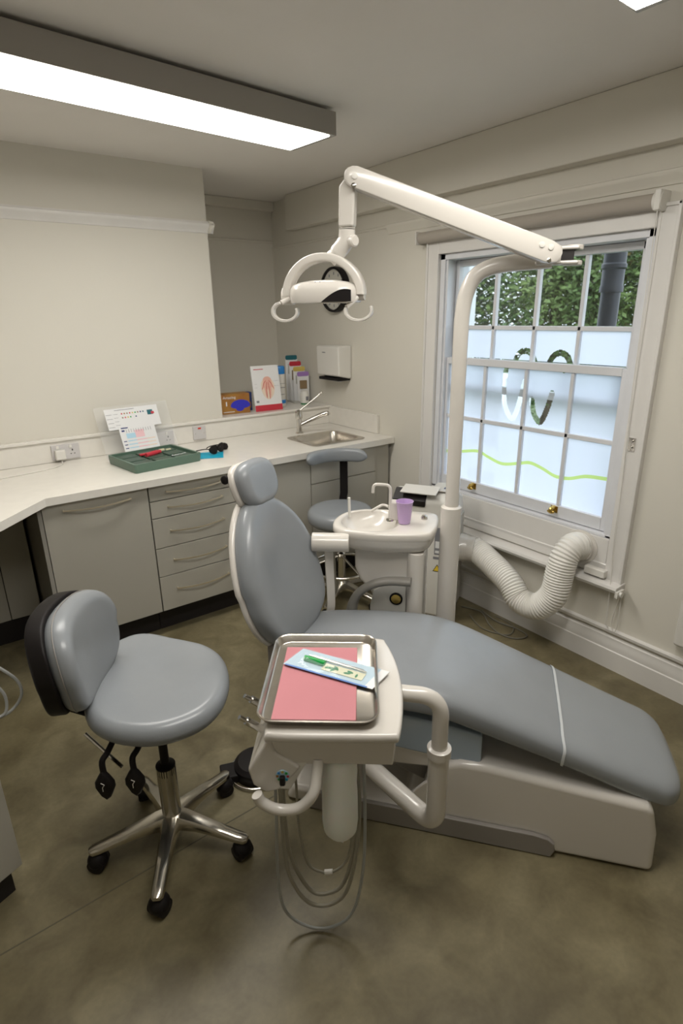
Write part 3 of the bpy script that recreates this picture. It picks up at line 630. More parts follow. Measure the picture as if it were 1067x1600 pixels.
# seat and leg cushion: loft of rounded sections
def lerp(tb, x):
    for (a, b), (c, d) in zip(tb, tb[1:]):
        if x <= c: t = max(0, (x-a)/(c-a)); t = t*t*(3-2*t) if False else t; return b+(d-b)*t
    return tb[-1][1]
HW = [(-.42, .17), (-.38, .21), (-.28, .245), (-.1, .265), (.1, .265), (.3, .250), (.6, .232), (.85, .215), (.92, .205)]
ZT = [(-.42, .545), (-.30, .555), (-.1, .568), (.08, .578), (.18, .572), (.30, .532), (.6, .418), (.80, .343), (.93, .300), (.97, .288)]
ZB = [(-.42, .46), (-.1, .462), (.12, .468), (.22, .452), (.34, .408), (.6, .328), (.83, .236), (.95, .205)]
def smtab(tb, x, h=.03): return sum(lerp(tb, x+h*k) for k in (-2, -1, 0, 1, 2))/5
TC = .243
def section(s, off=0.0, n=40, top_only=False):
    e0, e1 = -.42, .955; rr = .075
    k = 1.0
    for d in (s-e0, e1-s):
        if d < rr: k = min(k, math.sqrt(max(0, 1-(1-max(d, 0)/rr)**2)))
    hw = smtab(HW, s) - (1-k)*rr*1.2; zt, zb = smtab(ZT, s, .04), smtab(ZB, s, .04)
    kz = .45+.55*k if k < 1 else 1; zm = (zt+zb)/2; th = (zt-zb)/2*kz
    out = []
    rng = range(n) if not top_only else [j for j in range(n//2+7)]
    for j in rng:
        a = 2*PI*(j if not top_only else j-3)/n
        ca, sa = math.cos(a), math.sin(a)
        x = (hw+off)*(abs(ca)**.30)*(1 if ca > 0 else -1); z = (th+off)*(abs(sa)**.62)*(1 if sa > 0 else -1)
        z += .006*(1-(x/hw)**2) if sa > 0 else 0
        out.append(Vector((s + (zm-.4)*.0, TC+x, zm+z)))
    return out
ss = [-.42+i*.01 for i in range(8)] + [-.34+i*.02 for i in range(61)] + [.885+i*.01 for i in range(8)]
ss = sorted(set(round(x, 4) for x in ss))
SEAM = .58
obj('seat_cushion', MB().rings([section(s) for s in ss]), 'vinyl', dc, sharp=60)
obj('foot_cover', MB().rings([section(s, .0028) for s in ss if s >= SEAM]+[section(.957, .0028)]), 'film', dc, sharp=60, label='clear plastic foot cover')
mb = MB(); cr = section(SEAM, .004, top_only=True); cr = [p + Vector((.002*math.sin(i*.7), 0, 0)) for i, p in enumerate(cr)]
mb.strip(cr, .009, .0014, (1, 0, -.35)); obj('cover_edge', mb, mat('milky film edge', (.75, .78, .8), .25, alpha=.75), dc)
# backrest: egg outline leaning back
LEAN = .286; BYAW = -.175
bx = Matrix.Rotation(BYAW, 3, 'Z')
upv = bx @ Vector((-math.sin(LEAN), 0, math.cos(LEAN))); nrv = bx @ Vector((math.cos(LEAN), 0, math.sin(LEAN))); lav = bx @ Vector((0, 1, 0))
BC = Vector((-.467, .292, .787))
def bf(u, v, h):      # h = out of the front face
    return BC + lav*u + upv*v + nrv*(h + .35*u*u - .02)
egg = []
for i in range(64):
    a = 2*PI*i/64; v = .290*math.sin(a); k = 1-.18*(v/.30)*(1 if v > 0 else .9) - (.04 if v < 0 else 0)
    egg.append((.232*math.cos(a)*k*(1.0 if abs(math.cos(a)) > .5 else 1.0), v))
def bcush(u, v, z): # lumbar shape: hollow in the middle, bulge below
    f_ = z
    if z > .04: f_ += -.032*math.exp(-((u/.10)**2+((v-.02)/.16)**2)) + .012*math.exp(-((v+.20)/.10)**2) + .010*math.exp(-((abs(u)-.17)/.06)**2)
    return bf(u, v, f_)
mb = MB(); cushion(mb, egg, .0, .082, .040, .008, bcush); obj('backrest', mb, 'vinyl', dc, sharp=70)
mb = MB(); cushion(mb, scaled(egg, 1.012), -.010, .016, .012, 0, bf); obj('back_shell', mb, 'white', dc, sharp=70)
obj('back_hinge', MB().box((-.44, .13, .40), (-.34, .37, .56)), 'grey_plastic', dc, bevel=.01)
# headrest
HC = Vector((-.545, .325, 1.110)); HL = .30
hup = bx @ Vector((-math.sin(HL), 0, math.cos(HL))); hn = bx @ Vector((math.cos(HL), 0, math.sin(HL)))
def hf(u, v, h): return HC + lav*u + hup*v + hn*(h+.9*u*u-.01)
ho = []
for i in range(48):
    a = 2*PI*i/48; ca, sa = math.cos(a), math.sin(a)
    ho.append((.105*(abs(ca)**.66)*(1 if ca > 0 else -1)*(1-.12*(-sa if sa < 0 else 0)), .086*(abs(sa)**.66)*(1 if sa > 0 else -1)))
mb = MB(); cushion(mb, ho, .0, .066, .032, .004, hf); obj('headrest', mb, 'vinyl', dc, sharp=70)
mb = MB(); cushion(mb, scaled(ho, 1.0), -.020, .010, .012, 0, hf); hs = obj('headrest_shell', mb, 'white', dc, sharp=70)
mb = MB()
for dy in (-.028, .028): mb.tube([HC+lav*dy+hup*(-.04)-hn*.05, HC+lav*dy+hup*(-.14)-hn*.045, BC+lav*dy+upv*.25-nrv*.03], .006, 10)
obj('headrest_stem', mb, 'chrome', dc)
mb = MB(); p0 = HC-lav*.085+hup*.045-hn*.03; mb.lathe([(.014, 0), (.016, .006), (.016, .016), (.010, .020)], p0, -lav, 20); obj('headrest_knob', mb, 'black', dc)
mb = MB(); mb.ellipsoid(HC-lav*.05+hup*-.10-hn*.03, (.012, .012, .018)); mb.ellipsoid(HC-lav*.01+hup*-.115-hn*.02, (.01, .01, .012)); obj('headrest_joint', mb, 'chrome', dc)
# gray arm rest on the far side
ar = smooth([(-.215, .50, .50), (-.205, .50, .57), (-.175, .50, .625), (-.12, .50, .665), (-.055, .50, .685), (.03, .50, .690)], 6)
mb = MB(); rs = []
for i, p in enumerate(ar):
    d = (ar[min(i+1, len(ar)-1)]-ar[max(i-1, 0)]).normalized(); nn = Vector((-d.z, 0, d.x)); hw_ = .022+.010*math.exp(-(i/8)**2)
    rs.append([p+Vector((0, .025*math.cos(q), 0))+nn*hw_*math.sin(q)*.75 for q in [2*PI*j/14 for j in range(14)]])
mb.rings(rs); obj('arm_rest', mb, mat('arm rest taupe', (.19, .18, .16), .45), dc, sharp=60)
obj('chair_strut', MB().box((-.20, .44, .2), (.05, .5, .44)), 'grey_plastic', dc, bevel=.01)

# ------------------------------------------------------------------ spittoon unit with cup filler, fixed to chair (its own thing)
sp = thing('spittoon_unit', 'white dental spittoon unit with bowl standing beside chair seat', 'spittoon', (OX, OYc, 0), AX)
y_ = lambda x, y, h: (x, h, y)
obj('cabinet_body', MB().prism([(-.215, .80), (-.215, .70), (-.195, .645), (-.15, .60), (-.13, .55), (-.13, .0), (.06, .0), (.06, .80)], y_, .56, .74), 'white', sp, bevel=.022, seg=4)
obj('column_cover', MB().prism(rrect(.005, .53, .072, .72, .030, 5), lambda x, y, h: (x, y, h), .0, .795), 'white', sp, bevel=.004)
obj('side_panel', MB().prism([(-.145, .0), (.004, .0), (.004, .655), (-.07, .655), (-.13, .61), (-.145, .54)], y_, .548, .559), 'white_matte', sp, bevel=.004)
obj('medallion', MB().lathe([(.027, 0), (.027, .005), (.021, .006), (.020, .004)], (-.035, .548, .585), (0, -1, 0), 28), 'black', sp); obj('medallion_disc', MB().lathe([(.020, 0), (.020, .006), (.001, .0065)], (-.035, .548, .585), (0, -1, 0), 28), 'brass', sp)
# bowl
ol = [Vector((p[0], p[1], 0)) for p in [(-.312, .635), (-.300, .555), (-.255, .508), (-.18, .492), (-.08, .495), (.03, .515), (.085, .535), (.105, .575), (.110, .66), (.105, .745), (.08, .785), (-.02, .792), (-.14, .792), (-.23, .772), (-.29, .72)]]
ol = [(p.x, p.y) for p in smooth(ol, 5, True)]
bc = Vector((-.175, .640, 0))
nb = len(ol); basin = []
for (x, y) in ol:
    a = math.atan2(y-.64, x+.10)
    basin.append((-.165+.118*math.cos(a), .642+.125*math.sin(a)))
zr = lambda x: .880 + .022*max(0, min(1, (x+.05)/.12))*0
R3 = lambda pl, z: [Vector((x, y, z)) for x, y in pl]
def colp(k, dx=0): return [(-.06+(x+.06)*k+dx, .645+(y-.645)*k) for x, y in ol]
mb = MB(); mb.rings([R3(colp(.3), .79), R3(colp(.62), .79), R3(colp(.80), .795), R3(colp(.90), .812), R3(colp(.955), .83), R3(colp(.98), .85), R3(colp(.985), .853), R3(colp(1.0), .857), R3(ol, .875), R3(inset(ol, .003), .883), R3(inset(ol, .010), .886), R3([(b[0]*.9+o[0]*.1, b[1]*.9+o[1]*.1) for b, o in zip(basin, inset(ol, .01))], .884), R3(basin, .878), R3([(-.165+(x+.165)*.88, .642+(y-.642)*.88) for x, y in basin], .85), R3([(-.165+(x+.165)*.6, .642+(y-.642)*.6) for x, y in basin], .828), R3([(-.165+(x+.165)*.1, .642+(y-.642)*.1) for x, y in basin], .822)])
obj('bowl', mb, 'white', sp, sharp=70)
mb = MB(); mb.tube(bend([(-.085, .66, .882), (-.085, .66, 1.035), (-.155, .66, 1.035), (-.157, .66, .998)], .022), .0065, 10); obj('rinse_spout', mb, 'white', sp)
mb = MB(); mb.tube(bend([(-.080, .668, .935), (-.115, .665, .950), (-.165, .66, .918)], .015), .0055, 10); obj('cup_spout', mb, 'white', sp)
obj('spout_block', MB().box((-.088, .655, .884), (-.045, .70, .965)), 'white', sp, bevel=.008)
obj('spout_base', MB().lathe([(.017, 0), (.015, .006), (.009, .008)], (-.085, .655, .885)), 'chrome', sp)
obj('fill_button', MB().lathe([(.014, 0), (.014, .010), (.011, .016), (.003, .018)], (.052, .70, .885)), 'chrome', sp)
obj('suction_tip', MB().tube([(-.262, .68, .88), (-.262, .675, .965)], .006, 8), 'white_matte', sp)
# assistant arm to the left of the bowl
obj('assistant_arm', MB().cyl((-.22, .50, .835), (-.365, .47, .838), .038, 28), 'white', sp, bevel=.004)
mb = MB(); mb.strip(smooth([(-.305, .50, .80), (-.303, .50, .70), (-.300, .50, .60), (-.302, .50, .53), (-.325, .50, .46), (-.375, .50, .41)]), .034, .008, (0.8, .6, 0)); obj('strap', mb, 'white', sp)
obj('assistant_hose', MB().tube(smooth([(-.30, .55, .80), (-.30, .56, .6), (-.34, .55, .40), (-.40, .5, .25), (-.42, .45, .30), (-.40, .40, .42)]), .006, 8), 'hose', sp)
cp = thing('plastic_cup', 'lilac plastic cup standing on the spittoon bowl', 'cup', Vector((OX, OYc, 0)) + Matrix.Rotation(AX, 3, 'Z') @ Vector((-.022, .636, .887)))
obj('cup_body', MB().rings([[Vector((r*math.cos(2*PI*j/32), r*math.sin(2*PI*j/32), z)) for j in range(32)] for r, z in ((.001, .001), (.024, 0), (.0255, .01), (.0335, .088), (.036, .092), (.0335, .0925), (.032, .088), (.024, .012), (.001, .01))], False, False), 'cup', cp, sharp=60)

# ------------------------------------------------------------------ dental lamp on pole
dl = thing('dental_lamp', 'white dental examination lamp on tall bent pole with jointed arm', 'dental lamp', (OX, OYc, 0), AX)
obj('lower_post', MB().cyl((.162, .65, 0), (.162, .65, .955), .040, 28).lathe([(.040, 0), (.040, .008), (.030, .014)], (.162, .65, .955), n=28), 'white', dl)
obj('pole', MB().tube(smooth([(.164, .65, .95), (.164, .65, 1.3), (.164, .65, 1.60), (.166, .65, 1.69), (.176, .65, 1.755), (.200, .65, 1.805), (.24, .65, 1.832), (.30, .65, 1.845), (.38, .65, 1.850), (.45, .65, 1.853)], 6), .027, 24), 'white', dl)
obj('base_block', MB().box((.09, .52, 0), (.22, .72, .12)), 'white_matte', dl, bevel=.01)
# joint block at the end of the pole
obj('joint_block', MB().box((.395, .615, 1.836), (.475, .685, 1.894)).box((.47, .615, 1.836), (.53, .685, 1.848)).box((.47, .615, 1.880), (.53, .685, 1.892)).box((.47, .665, 1.845), (.515, .685, 1.883)), 'white', dl, bevel=.008)
obj('joint_slot', MB().box((.476, .625, 1.849), (.515, .664, 1.879)), 'dark_screen', dl)
obj('joint_cap', MB().cyl((.515, .65, 1.833), (.515, .65, 1.848), .030, 24), 'white', dl, bevel=.003)
obj('joint_cap', MB().cyl((.515, .65, 1.880), (.515, .65, 1.895), .030, 24), 'white', dl, bevel=.003)
# spring arm
pa = Vector((.425, .585, 1.872)); pb_ = Vector((-.175, .44, 2.092))
dv = (pb_-pa).normalized(); sd = dv.cross(Vector((0, 0, 1))).normalized(); uv = sd.cross(dv).normalized(); L = (pb_-pa).length
def armring(t, hh, ww): 
    p = pa + dv*t; return [p + sd*x + uv*y for x, y in rrect(-ww, -hh, ww, hh, .005, 2)]
mb = MB(); rs = []
for t, hh in [(-.042, .010), (-.036, .022), (-.02, .029), (0, .033), (.05, .033)]+[(.05+i*(L-.10)/6, .033-.003*i/6) for i in range(1, 7)]+[(L+.0, .030), (L+.015, .026), (L+.028, .016), (L+.033, .006)]: rs.append(armring(t, hh, .030))
mb.rings(rs); obj('spring_arm', mb, 'white', dl, sharp=28)
for t, hz, p0_ in ((.0, .012, pa), (.03, .010, pa), (0, 0, pb_)):
    for sg in (-1, 1): obj('arm_cover_cap', MB().lathe([(.009, 0), (.009, .003), (.003, .004)], p0_+dv*t+uv*hz+sd*sg*.030, sd*sg, 14), 'white_matte', dl)
for sg in (-1, 1):
    obj('arm_screw', MB().lathe([(.008, 0), (.008, .005), (.003, .007)], pb_-dv*.005-uv*.026+sd*sg*.030, sd*sg, 12), 'chrome', dl)
    obj('arm_screw', MB().lathe([(.007, 0), (.007, .004), (.003, .006)], pa-uv*.026-dv*.01+sd*sg*.030, sd*sg, 12), 'chrome', dl)
# knuckle, swivel, neck
kb_ = Vector((-.198, .447, 0))
obj('elbow_knuckle', MB().prism([(-.228, 1.955), (-.178, 1.955), (-.172, 2.06), (-.168, 2.105), (-.185, 2.115), (-.225, 2.07)], y_, .425, .475), 'white', dl, bevel=.008)
mb = MB(); mb.tube([(-.204, .45, 1.953), (-.204, .45, 1.951)], [.0265]*2, 24); mb.tube(smooth([(-.204, .45, 1.949), (-.206, .45, 1.925), (-.216, .45, 1.905), (-.240, .45, 1.880), (-.262, .45, 1.862)], 5), [.0265]*8+[.027]*8+[.024]*5, 24); obj('lamp_neck', mb, 'white', dl, sharp=60)
obj('neck_knob', MB().lathe([(.012, 0), (.012, .010), (.018, .014), (.018, .03), (.014, .034)], (-.198, .448, 1.915), (.8, -.6, -.05), 24), 'white', dl)
# arch (yoke) in the plane of chair x / z
AC_ = Vector((-.285, .45, 1.752)); hw = .129
pts = [AC_+Vector((hw*math.cos(a)*-1, 0, .118*math.sin(a) if math.sin(a) > 0 else 0)) for a in [PI*i/28 for i in range(29)]]
mb = MB(); rs = []
for i, p in enumerate(pts):
    a = PI*i/28; rad = Vector((-math.cos(a), 0, math.sin(a))).normalized(); ww = .030; tt = .013
    rs.append([p+rad*x+Vector((0, y, 0)) for x, y in rrect(-tt, -ww, tt, ww, .006, 3)])
mb.rings(rs); obj('yoke', mb, 'white', dl, sharp=40)
mb = MB(); mb.cyl(AC_+Vector((-hw-.018, 0, 0)), AC_+Vector((-hw+.022, 0, 0)), .028, 24); obj('yoke_pivot', mb, 'white', dl, bevel=.003)
obj('yoke_pivot', MB().cyl(AC_+Vector((hw-.02, 0, 0)), AC_+Vector((hw+.012, 0, 0)), .018, 24), 'white', dl, bevel=.003)
# lamp head
ol2 = rrect(-.112, -.075, .118, .095, .055, 8)
mb = MB(); z0 = 1.618
mb.rings([[AC_+Vector((x*k, y*k, dz)) for x, y in ol2] for k, dz in ((.05, -.012), (.84, -.012), (.86, -.022), (.97, -.024), (1.0, -.018), (1.0, .006), (.985, .018), (.93, .030), (.75, .040), (.4, .047), (.05, .049))])
obj('lamp_head', mb, 'white', dl, sharp=50)
obj('lamp_vent', MB().box((-.315, .395, 1.782), (-.311, .42, 1.7905)).box((-.300, .392, 1.784), (-.296, .42, 1.7925)).box((-.285, .392, 1.785), (-.281, .42, 1.793)).box((-.27, .395, 1.784), (-.266, .42, 1.791)), 'ink', dl)
mb = MB(); pl = [(x, .45-.0755) for x in (0,)]; arc = [(.02+.10*i/14, .038*math.sin(PI*min(1, (i/14)*.62))) for i in range(15)]
mb.prism([(AC_.x+x-.01, 1.730+z) for x, z in arc]+[(AC_.x+.11, 1.730)], y_, AC_.y-.0765, AC_.y-.070); obj('dark_arc', mb, 'black', dl)  # black arc low on the near side of the lamp head
obj('reflector', MB().box((-.38, .39, 1.7375), (-.19, .52, 1.739)), 'chrome', dl)
for sx in (-1, 1):
    cx = AC_.x + sx*.112 + (-.012 if sx < 0 else .018); pts = []
    for i in range(19):
        a = math.radians(150 - i*13.5) if sx < 0 else math.radians(30+i*13.5)
        a = math.radians(110 + i*15.0) if sx < 0 else math.radians(160 + i*12.5)
        pts.append(Vector((cx+.044*math.cos(a), .40, 1.702+.030*math.sin(a))))
    mb = MB(); mb.strip(pts, .024, .009, (0, 1, 0)); mb.tube([pts[0], Vector((cx-.010*sx, .43, 1.745))], .008, 10); obj('handle', mb, 'white', dl, bevel=.002, label='curled white handle')

# ------------------------------------------------------------------ delivery unit
DA = -math.atan2(.625, .78); DO = Vector((.727, 1.08, 0))
du = thing('delivery_unit', 'white dental delivery unit with water bottle hanging on white swing arm', 'delivery unit', DO, DA)
top_o = [(p.x, p.y) for p in smooth([Vector((-.115, -.212, 0)), Vector((-.05, -.215, 0)), Vector((.08, -.214, 0)), Vector((.172, -.212, 0)), Vector((.192, -.20, 0)), Vector((.206, -.10, 0)), Vector((.208, .0, 0)), Vector((.198, .10, 0)), Vector((.175, .19, 0)), Vector((.15, .215, 0)), Vector((.0, .22, 0)), Vector((-.12, .215, 0)), Vector((-.135, .20, 0)), Vector((-.135, .0, 0)), Vector((-.13, -.195, 0))], 4, True)]
mb = MB(); mb.rings([R3(inset(top_o, .012), .735), R3(inset(top_o, .003), .737), R3(top_o, .742), R3(top_o, .752), R3(inset(top_o, .004), .758), R3(inset(top_o, .010), .760)]); obj('top_panel', mb, 'white', du, sharp=50)
mb = MB(); mb.rings([R3(inset(top_o, .030), .655), R3(inset(top_o, .020), .660), R3(inset(top_o, .013), .735)]); obj('body', mb, 'white', du, sharp=45)
# sloping left wing carrying the handpiece holders
wing = [(-.115, .752), (-.105, .70), (-.045, .655), (-.10, .585), (-.135, .574), (-.165, .598), (-.176, .645)]
mb = MB(); mb.prism(wing, y_, -.206, .20); obj('control_wing', mb, 'white', du, bevel=.008, seg=3)
mb = MB(); mb.prism([(-.13, .665), (-.03, .665), (-.075, .580), (-.125, .582)], y_, -.198, -.10); obj('control_panel', mb, 'white_matte', du, bevel=.003)
mb = MB(); mb.lathe([(.017, 0), (.017, .002), (.001, .003)], (-.090, -.2065, .632), (0, -1, 0), 24); obj('dial_scale', mb, 'lightblue', du)
for k, cm in enumerate(('red', 'green', 'yellow', 'blue', 'orange', 'green', 'red', 'cyan')):
    a = k*PI/4; obj('dial_mark', MB().box((-.090+.013*math.cos(a)-.003, -.2100, .632+.013*math.sin(a)-.003), (-.090+.013*math.cos(a)+.003, -.2090, .632+.013*math.sin(a)+.003)), cm, du)
obj('dial_knob', MB().box((-.097, -.222, .612), (-.083, -.209, .638)), 'black', du, bevel=.004)
obj('pull_handle', MB().tube(smooth([(-.150, -.235, .600), (-.138, -.235, .575), (-.10, -.235, .555), (-.05, -.235, .562), (-.015, -.230, .600), (-.006, -.205, .64), (-.004, -.19, .67)], 6), .0135, 16), 'white', du)
# water bottle
mb = MB(); cx_, cy_ = .045, -.15
prof = [(.036, .655), (.044, .64), (.046, .60), (.044, .56), (.046, .53), (.047, .44), (.044, .41), (.034, .395)]
rs = []
for i, (rr_, z) in enumerate(prof): rs.append([Vector((cx_+rr_*math.cos(q), cy_+rr_*math.sin(q), z)) for q in [2*PI*j/30 for j in range(30)]])
rs.append([Vector((cx_+(.022+.003*math.cos(5*q))*math.cos(q), cy_+(.022+.003*math.cos(5*q))*math.sin(q), .386-.006*math.cos(5*q))) for q in [2*PI*j/30 for j in range(30)]])
rs.append([Vector((cx_+.006*math.cos(q), cy_+.006*math.sin(q), .398)) for q in [2*PI*j/30 for j in range(30)]])
mb.rings(rs); obj('water_bottle', mb, 'bottle', du, sharp=70, label='translucent white water bottle')
# handpiece bits at left edge
for (yy, zz) in ((-.13, .735), (-.06, .745)):
    t_ = obj('handpiece_connector', MB().cyl((-.150, yy, zz-.03), (-.185, yy-.012, zz+.005), .010, 16).cyl((-.178, yy-.01, zz-.002), (-.200, yy-.018, zz+.020), .006, 14), 'chrome', du)
# swing arm
Lw = lambda P: Matrix.Rotation(-DA, 3, 'Z') @ (Vector(P)-DO)
p_ = [Lw((.89, .91, .722)), Lw((.935, .945, .722)), Lw((.966, .873, .722)), Lw((.963, .870, .50))]
q1 = Lw((.87, .97, .722)); q2 = Lw((.963, .870, .722))
obj('upper_arm_tube', MB().tube(bend([q1, q2+ (q2-q1).normalized()*.0, Lw((.963, .870, .52))], .075, 12), .0225, 24), 'white', du)
q3 = Lw((.963, .870, .555)); q4 = Lw((.963, .870, .272)); q5 = Lw((.965, 1.175, .262))
obj('lower_arm_tube', MB().tube(bend([q3, q4, q5], .07, 12), .029, 24), 'white', du)
obj('arm_collar', MB().lathe([(.030, 0), (.0335, .003), (.0335, .028), (.026, .031)], Lw((.963, .870, .528)), n=28), 'white', du)
# ---- hoses hanging beneath (each a part)
def hs_(pts, r, mt='hose', k=8): obj('hose', MB().tube(smooth(pts, k), r, 8), mt, du)
hs_([(-.118, -.16, .60), (-.122, -.16, .45), (-.130, -.15, .22), (-.118, -.14, .08), (-.06, -.14, .02), (.01, -.14, .016), (.075, -.14, .08), (.105, -.14, .25), (.110, -.13, .45), (.105, -.12, .66)], .0042, 'hose_lite')
hs_([(-.115, -.12, .60), (-.115, -.12, .35), (-.105, -.12, .20), (-.06, -.12, .095), (.0, -.12, .078), (.055, -.12, .13), (.085, -.12, .28), (.095, -.11, .45), (.085, -.10, .66)], .0055)
hs_([(-.108, -.10, .60), (-.110, -.10, .36), (-.095, -.10, .22), (-.05, -.10, .112), (.0, -.10, .098), (.05, -.10, .145), (.082, -.10, .30), (.09, -.09, .48), (.07, -.08, .66)], .0055)
hs_([(-.085, -.05, .60), (-.082, -.05, .42), (-.080, -.05, .28), (-.060, -.05, .155), (-.02, -.05, .120), (.02, -.05, .125), (.06, -.05, .18), (.08, -.05, .34), (.085, -.05, .48), (.08, -.05, .66)], .0038)
obj('hose_clip', MB().cyl((-.010, -.05, .1185), (.014, -.05, .1215), .008, 10), 'white_matte', du)

# tray on the delivery unit
tr = thing('instrument_tray', 'rectangular stainless steel tray on top of the delivery unit', 'tray', DO + Matrix.Rotation(DA, 3, 'Z') @ Vector((0, 0, .761)), DA)
t0 = rrect(-.151, -.194, .142, .190, .042, 7)
mb = MB(); mb.rings([R3(inset(t0, .014), 0), R3(inset(t0, .010), .003), R3(inset(t0, .002), .020), R3(t0, .0225), R3(inset(t0, -.003), .021), R3(inset(t0, -.004), .0225), R3(inset(t0, -.001), .0245), R3(inset(t0, .004), .022), R3(inset(t0, .011), .005), R3(inset(t0, .016), .002)]); obj('pan', mb, 'steel', tr, sharp=60)
TM = Matrix.Rotation(DA, 3, 'Z')
def dloc(x, y, z): return DO + TM @ Vector((x, y, z))
pk = obj('tray_liner', MB().box((-.118, -.166, 0), (.088, .150, .0008)), 'pink'); pk.location = dloc(0, 0, .7645); pk.rotation_euler = (0, 0, DA)
tag(pk, 'rectangular pink paper liner lying in the steel tray', 'paper liner')
# sterilisation pouch: measured corners in tray coordinates
po = thing('instrument_pouch', 'clear and blue sealed pouch with green mirror handle on pink paper', 'pouch', dloc(.020, .045, .770), DA + math.radians(-24))
def pz(x, y): return .004 + .010*math.exp(-(y/.022)**2)*(1 if abs(x) < .10 else .3) + .0015*math.sin(60*x+20*y)
nx, ny = 26, 8; hwx, hwy = .124, .045
def skew(x, y): return (x + .15*y, y)
vs = []; fs_ = []
for i in range(nx+1):
    for j in range(ny+1):
        x = -hwx + 2*hwx*i/nx; y = -hwy + 2*hwy*j/ny; X, Y = skew(x, y); vs.append((X, Y, pz(x, y)))
for i in range(nx):
    for j in range(ny): a = i*(ny+1)+j; fs_.append((a, a+1, a+ny+2, a+ny+1))
obj('clear_front', MB().add(vs, fs_), 'pouch', po, sharp=180)
mb = MB(); mb.prism([skew(-hwx, -hwy), skew(hwx+.0, -hwy), skew(hwx+.0, hwy), skew(-hwx-.0, hwy)], lambda x, y, h: (x, y, h), 0, .0012); obj('paper_back', mb, mat('pale blue pouch paper', (.50, .64, .74), .5), po)
obj('paper_flap', MB().prism([skew(hwx-.002, -hwy), skew(hwx+.022, -hwy), skew(hwx+.022, hwy), skew(hwx-.002, hwy)], lambda x, y, h: (x, y, h), .0, .0014), 'paper', po)
obj('seal_edge', MB().box((-hwx, -hwy-.002, .0014), (hwx, -hwy+.004, .002)), 'deepblue' if False else mat('blue seal', (.12, .25, .6), .4), po)
obj('instrument_handle', MB().tube([(-.085, -.002, .007), (-.02, -.004, .007)], .0085, 12), 'green', po)
obj('instrument_rod', MB().tube([(-.08, .014, .007), (.10, .008, .007)], .0026, 10).tube([(-.07, .020, .006), (.09, .015, .006)], .002, 8), 'chrome', po)
obj('printed_strip', MB().box((-.022, -.026, .0022), (.100, .006, .0035)), 'cream', po)
leaf = MB()
for cx, cy, rr_, a0 in ((-.004, -.012, .012, .3), (.010, -.014, .012, 1.2), (.016, -.006, .011, 2.4), (.052, -.014, .010, .2), (.080, -.014, .008, 1.6), (.058, -.006, .010, 2.9)):
    leaf.prism([(cx+rr_*math.cos(q)*math.cos(a0)-rr_*.4*math.sin(q)*math.sin(a0), cy+rr_*math.cos(q)*math.sin(a0)+rr_*.4*math.sin(q)*math.cos(a0)) for q in [2*PI*j/12 for j in range(12)]], lambda x, y, h: (x, y, h), .0036, .0045)
obj('printed_leaf', leaf, 'leafgreen', po)

# ------------------------------------------------------------------ foot control
fc = thing('foot_control', 'black round foot control pedal on floor behind delivery unit', 'foot control', (.775, 1.64, 0), math.radians(-20))
obj('pedal_disc', MB().lathe([(.085, 0), (.088, .012), (.086, .045), (.07, .058), (.01, .062)], n=36), 'black', fc)
obj('pedal_block', MB().box((-.14, -.04, .0), (-.07, .04, .035)), 'black', fc, bevel=.006)
obj('guard_ring', MB().tube([(.105*math.cos(a), .105*math.sin(a), .012) for a in [2*PI*i/36 for i in range(36)]], .0035, 8, closed=True), 'chrome', fc)

# ------------------------------------------------------------------ castor star base
def castor(t, ang, rad, mt='black'):
    c = Vector((rad*math.cos(ang), rad*math.sin(ang), 0)); th = ang+1.1; ax = Vector((math.cos(th), math.sin(th), 0))
    g = obj('castor', MB().cyl(c+Vector((0, 0, .045)), c+Vector((0, 0, .085)), .008, 12).ellipsoid(c+Vector((0, 0, .036)), (.033, .033, .031), 18, 10), mt, t)
    for sg in (-1, 1): obj('wheel', MB().lathe([(.012, 0), (.026, .0), (.028, .006), (.026, .018), (.01, .021)], c+ax*sg*.008+Vector((0, 0, .028)), ax*sg, 24), mt, g)
def star_base(t, rad, a0, mt='alu', hub=.075):
    for k in range(5):
        a = a0 + 2*PI*k/5; d = Vector((math.cos(a), math.sin(a), 0)); sdv = Vector((-math.sin(a), math.cos(a), 0)); rs = []
        for u_, wd, zt, th in ((.012, .032, .140, .060), (.05, .030, .136, .050), (.09, .026, .128, .040), (.14, .023, .116, .032), (.19, .021, .104, .027), (rad-.01, .020, .094, .024), (rad+.012, .018, .090, .022), (rad+.022, .010, .086, .014)):
            rs.append([d*u_ + sdv*x + Vector((0, 0, zt-th/2+z)) for x, z in [(wd*c_, th/2*s_) for c_, s_ in ((1, -.7), (1, .2), (.7, .9), (0, 1), (-.7, .9), (-1, .2), (-1, -.7))]])
        obj('leg', MB().rings(rs), mt, t, sharp=50)
        castor(t, a, rad)
# ---- foreground stool
stl = thing('operator_stool', 'blue-grey saddle stool with backrest in the foreground left', 'stool', (.402, 1.525, 0), 0, 'dental stools')
star_base(stl, .243, math.radians(-122))
obj('gas_column', MB().lathe([(.034, .10), (.031, .13), (.031, .30), (.031, .305), (.031, .325), (.018, .328)], n=28), 'alu', stl)
obj('column_sleeve', MB().lathe([(.029, .296), (.031, .30), (.031, .33), (.014, .338), (.014, .53)], n=24), 'black', stl)
seat_pts = [(.225, 1.632), (.262, 1.79), (.345, 1.892), (.455, 1.932), (.525, 1.905), (.585, 1.825), (.628, 1.765), (.668, 1.690), (.680, 1.59), (.648, 1.475), (.585, 1.385), (.505, 1.335), (.417, 1.330), (.335, 1.360), (.257, 1.435), (.218, 1.529)]
sp_ = smooth([Vector((x-.402, y-1.525, 0)) for x, y in seat_pts], 4, True); sp_ = [(p.x, p.y) for p in sp_]
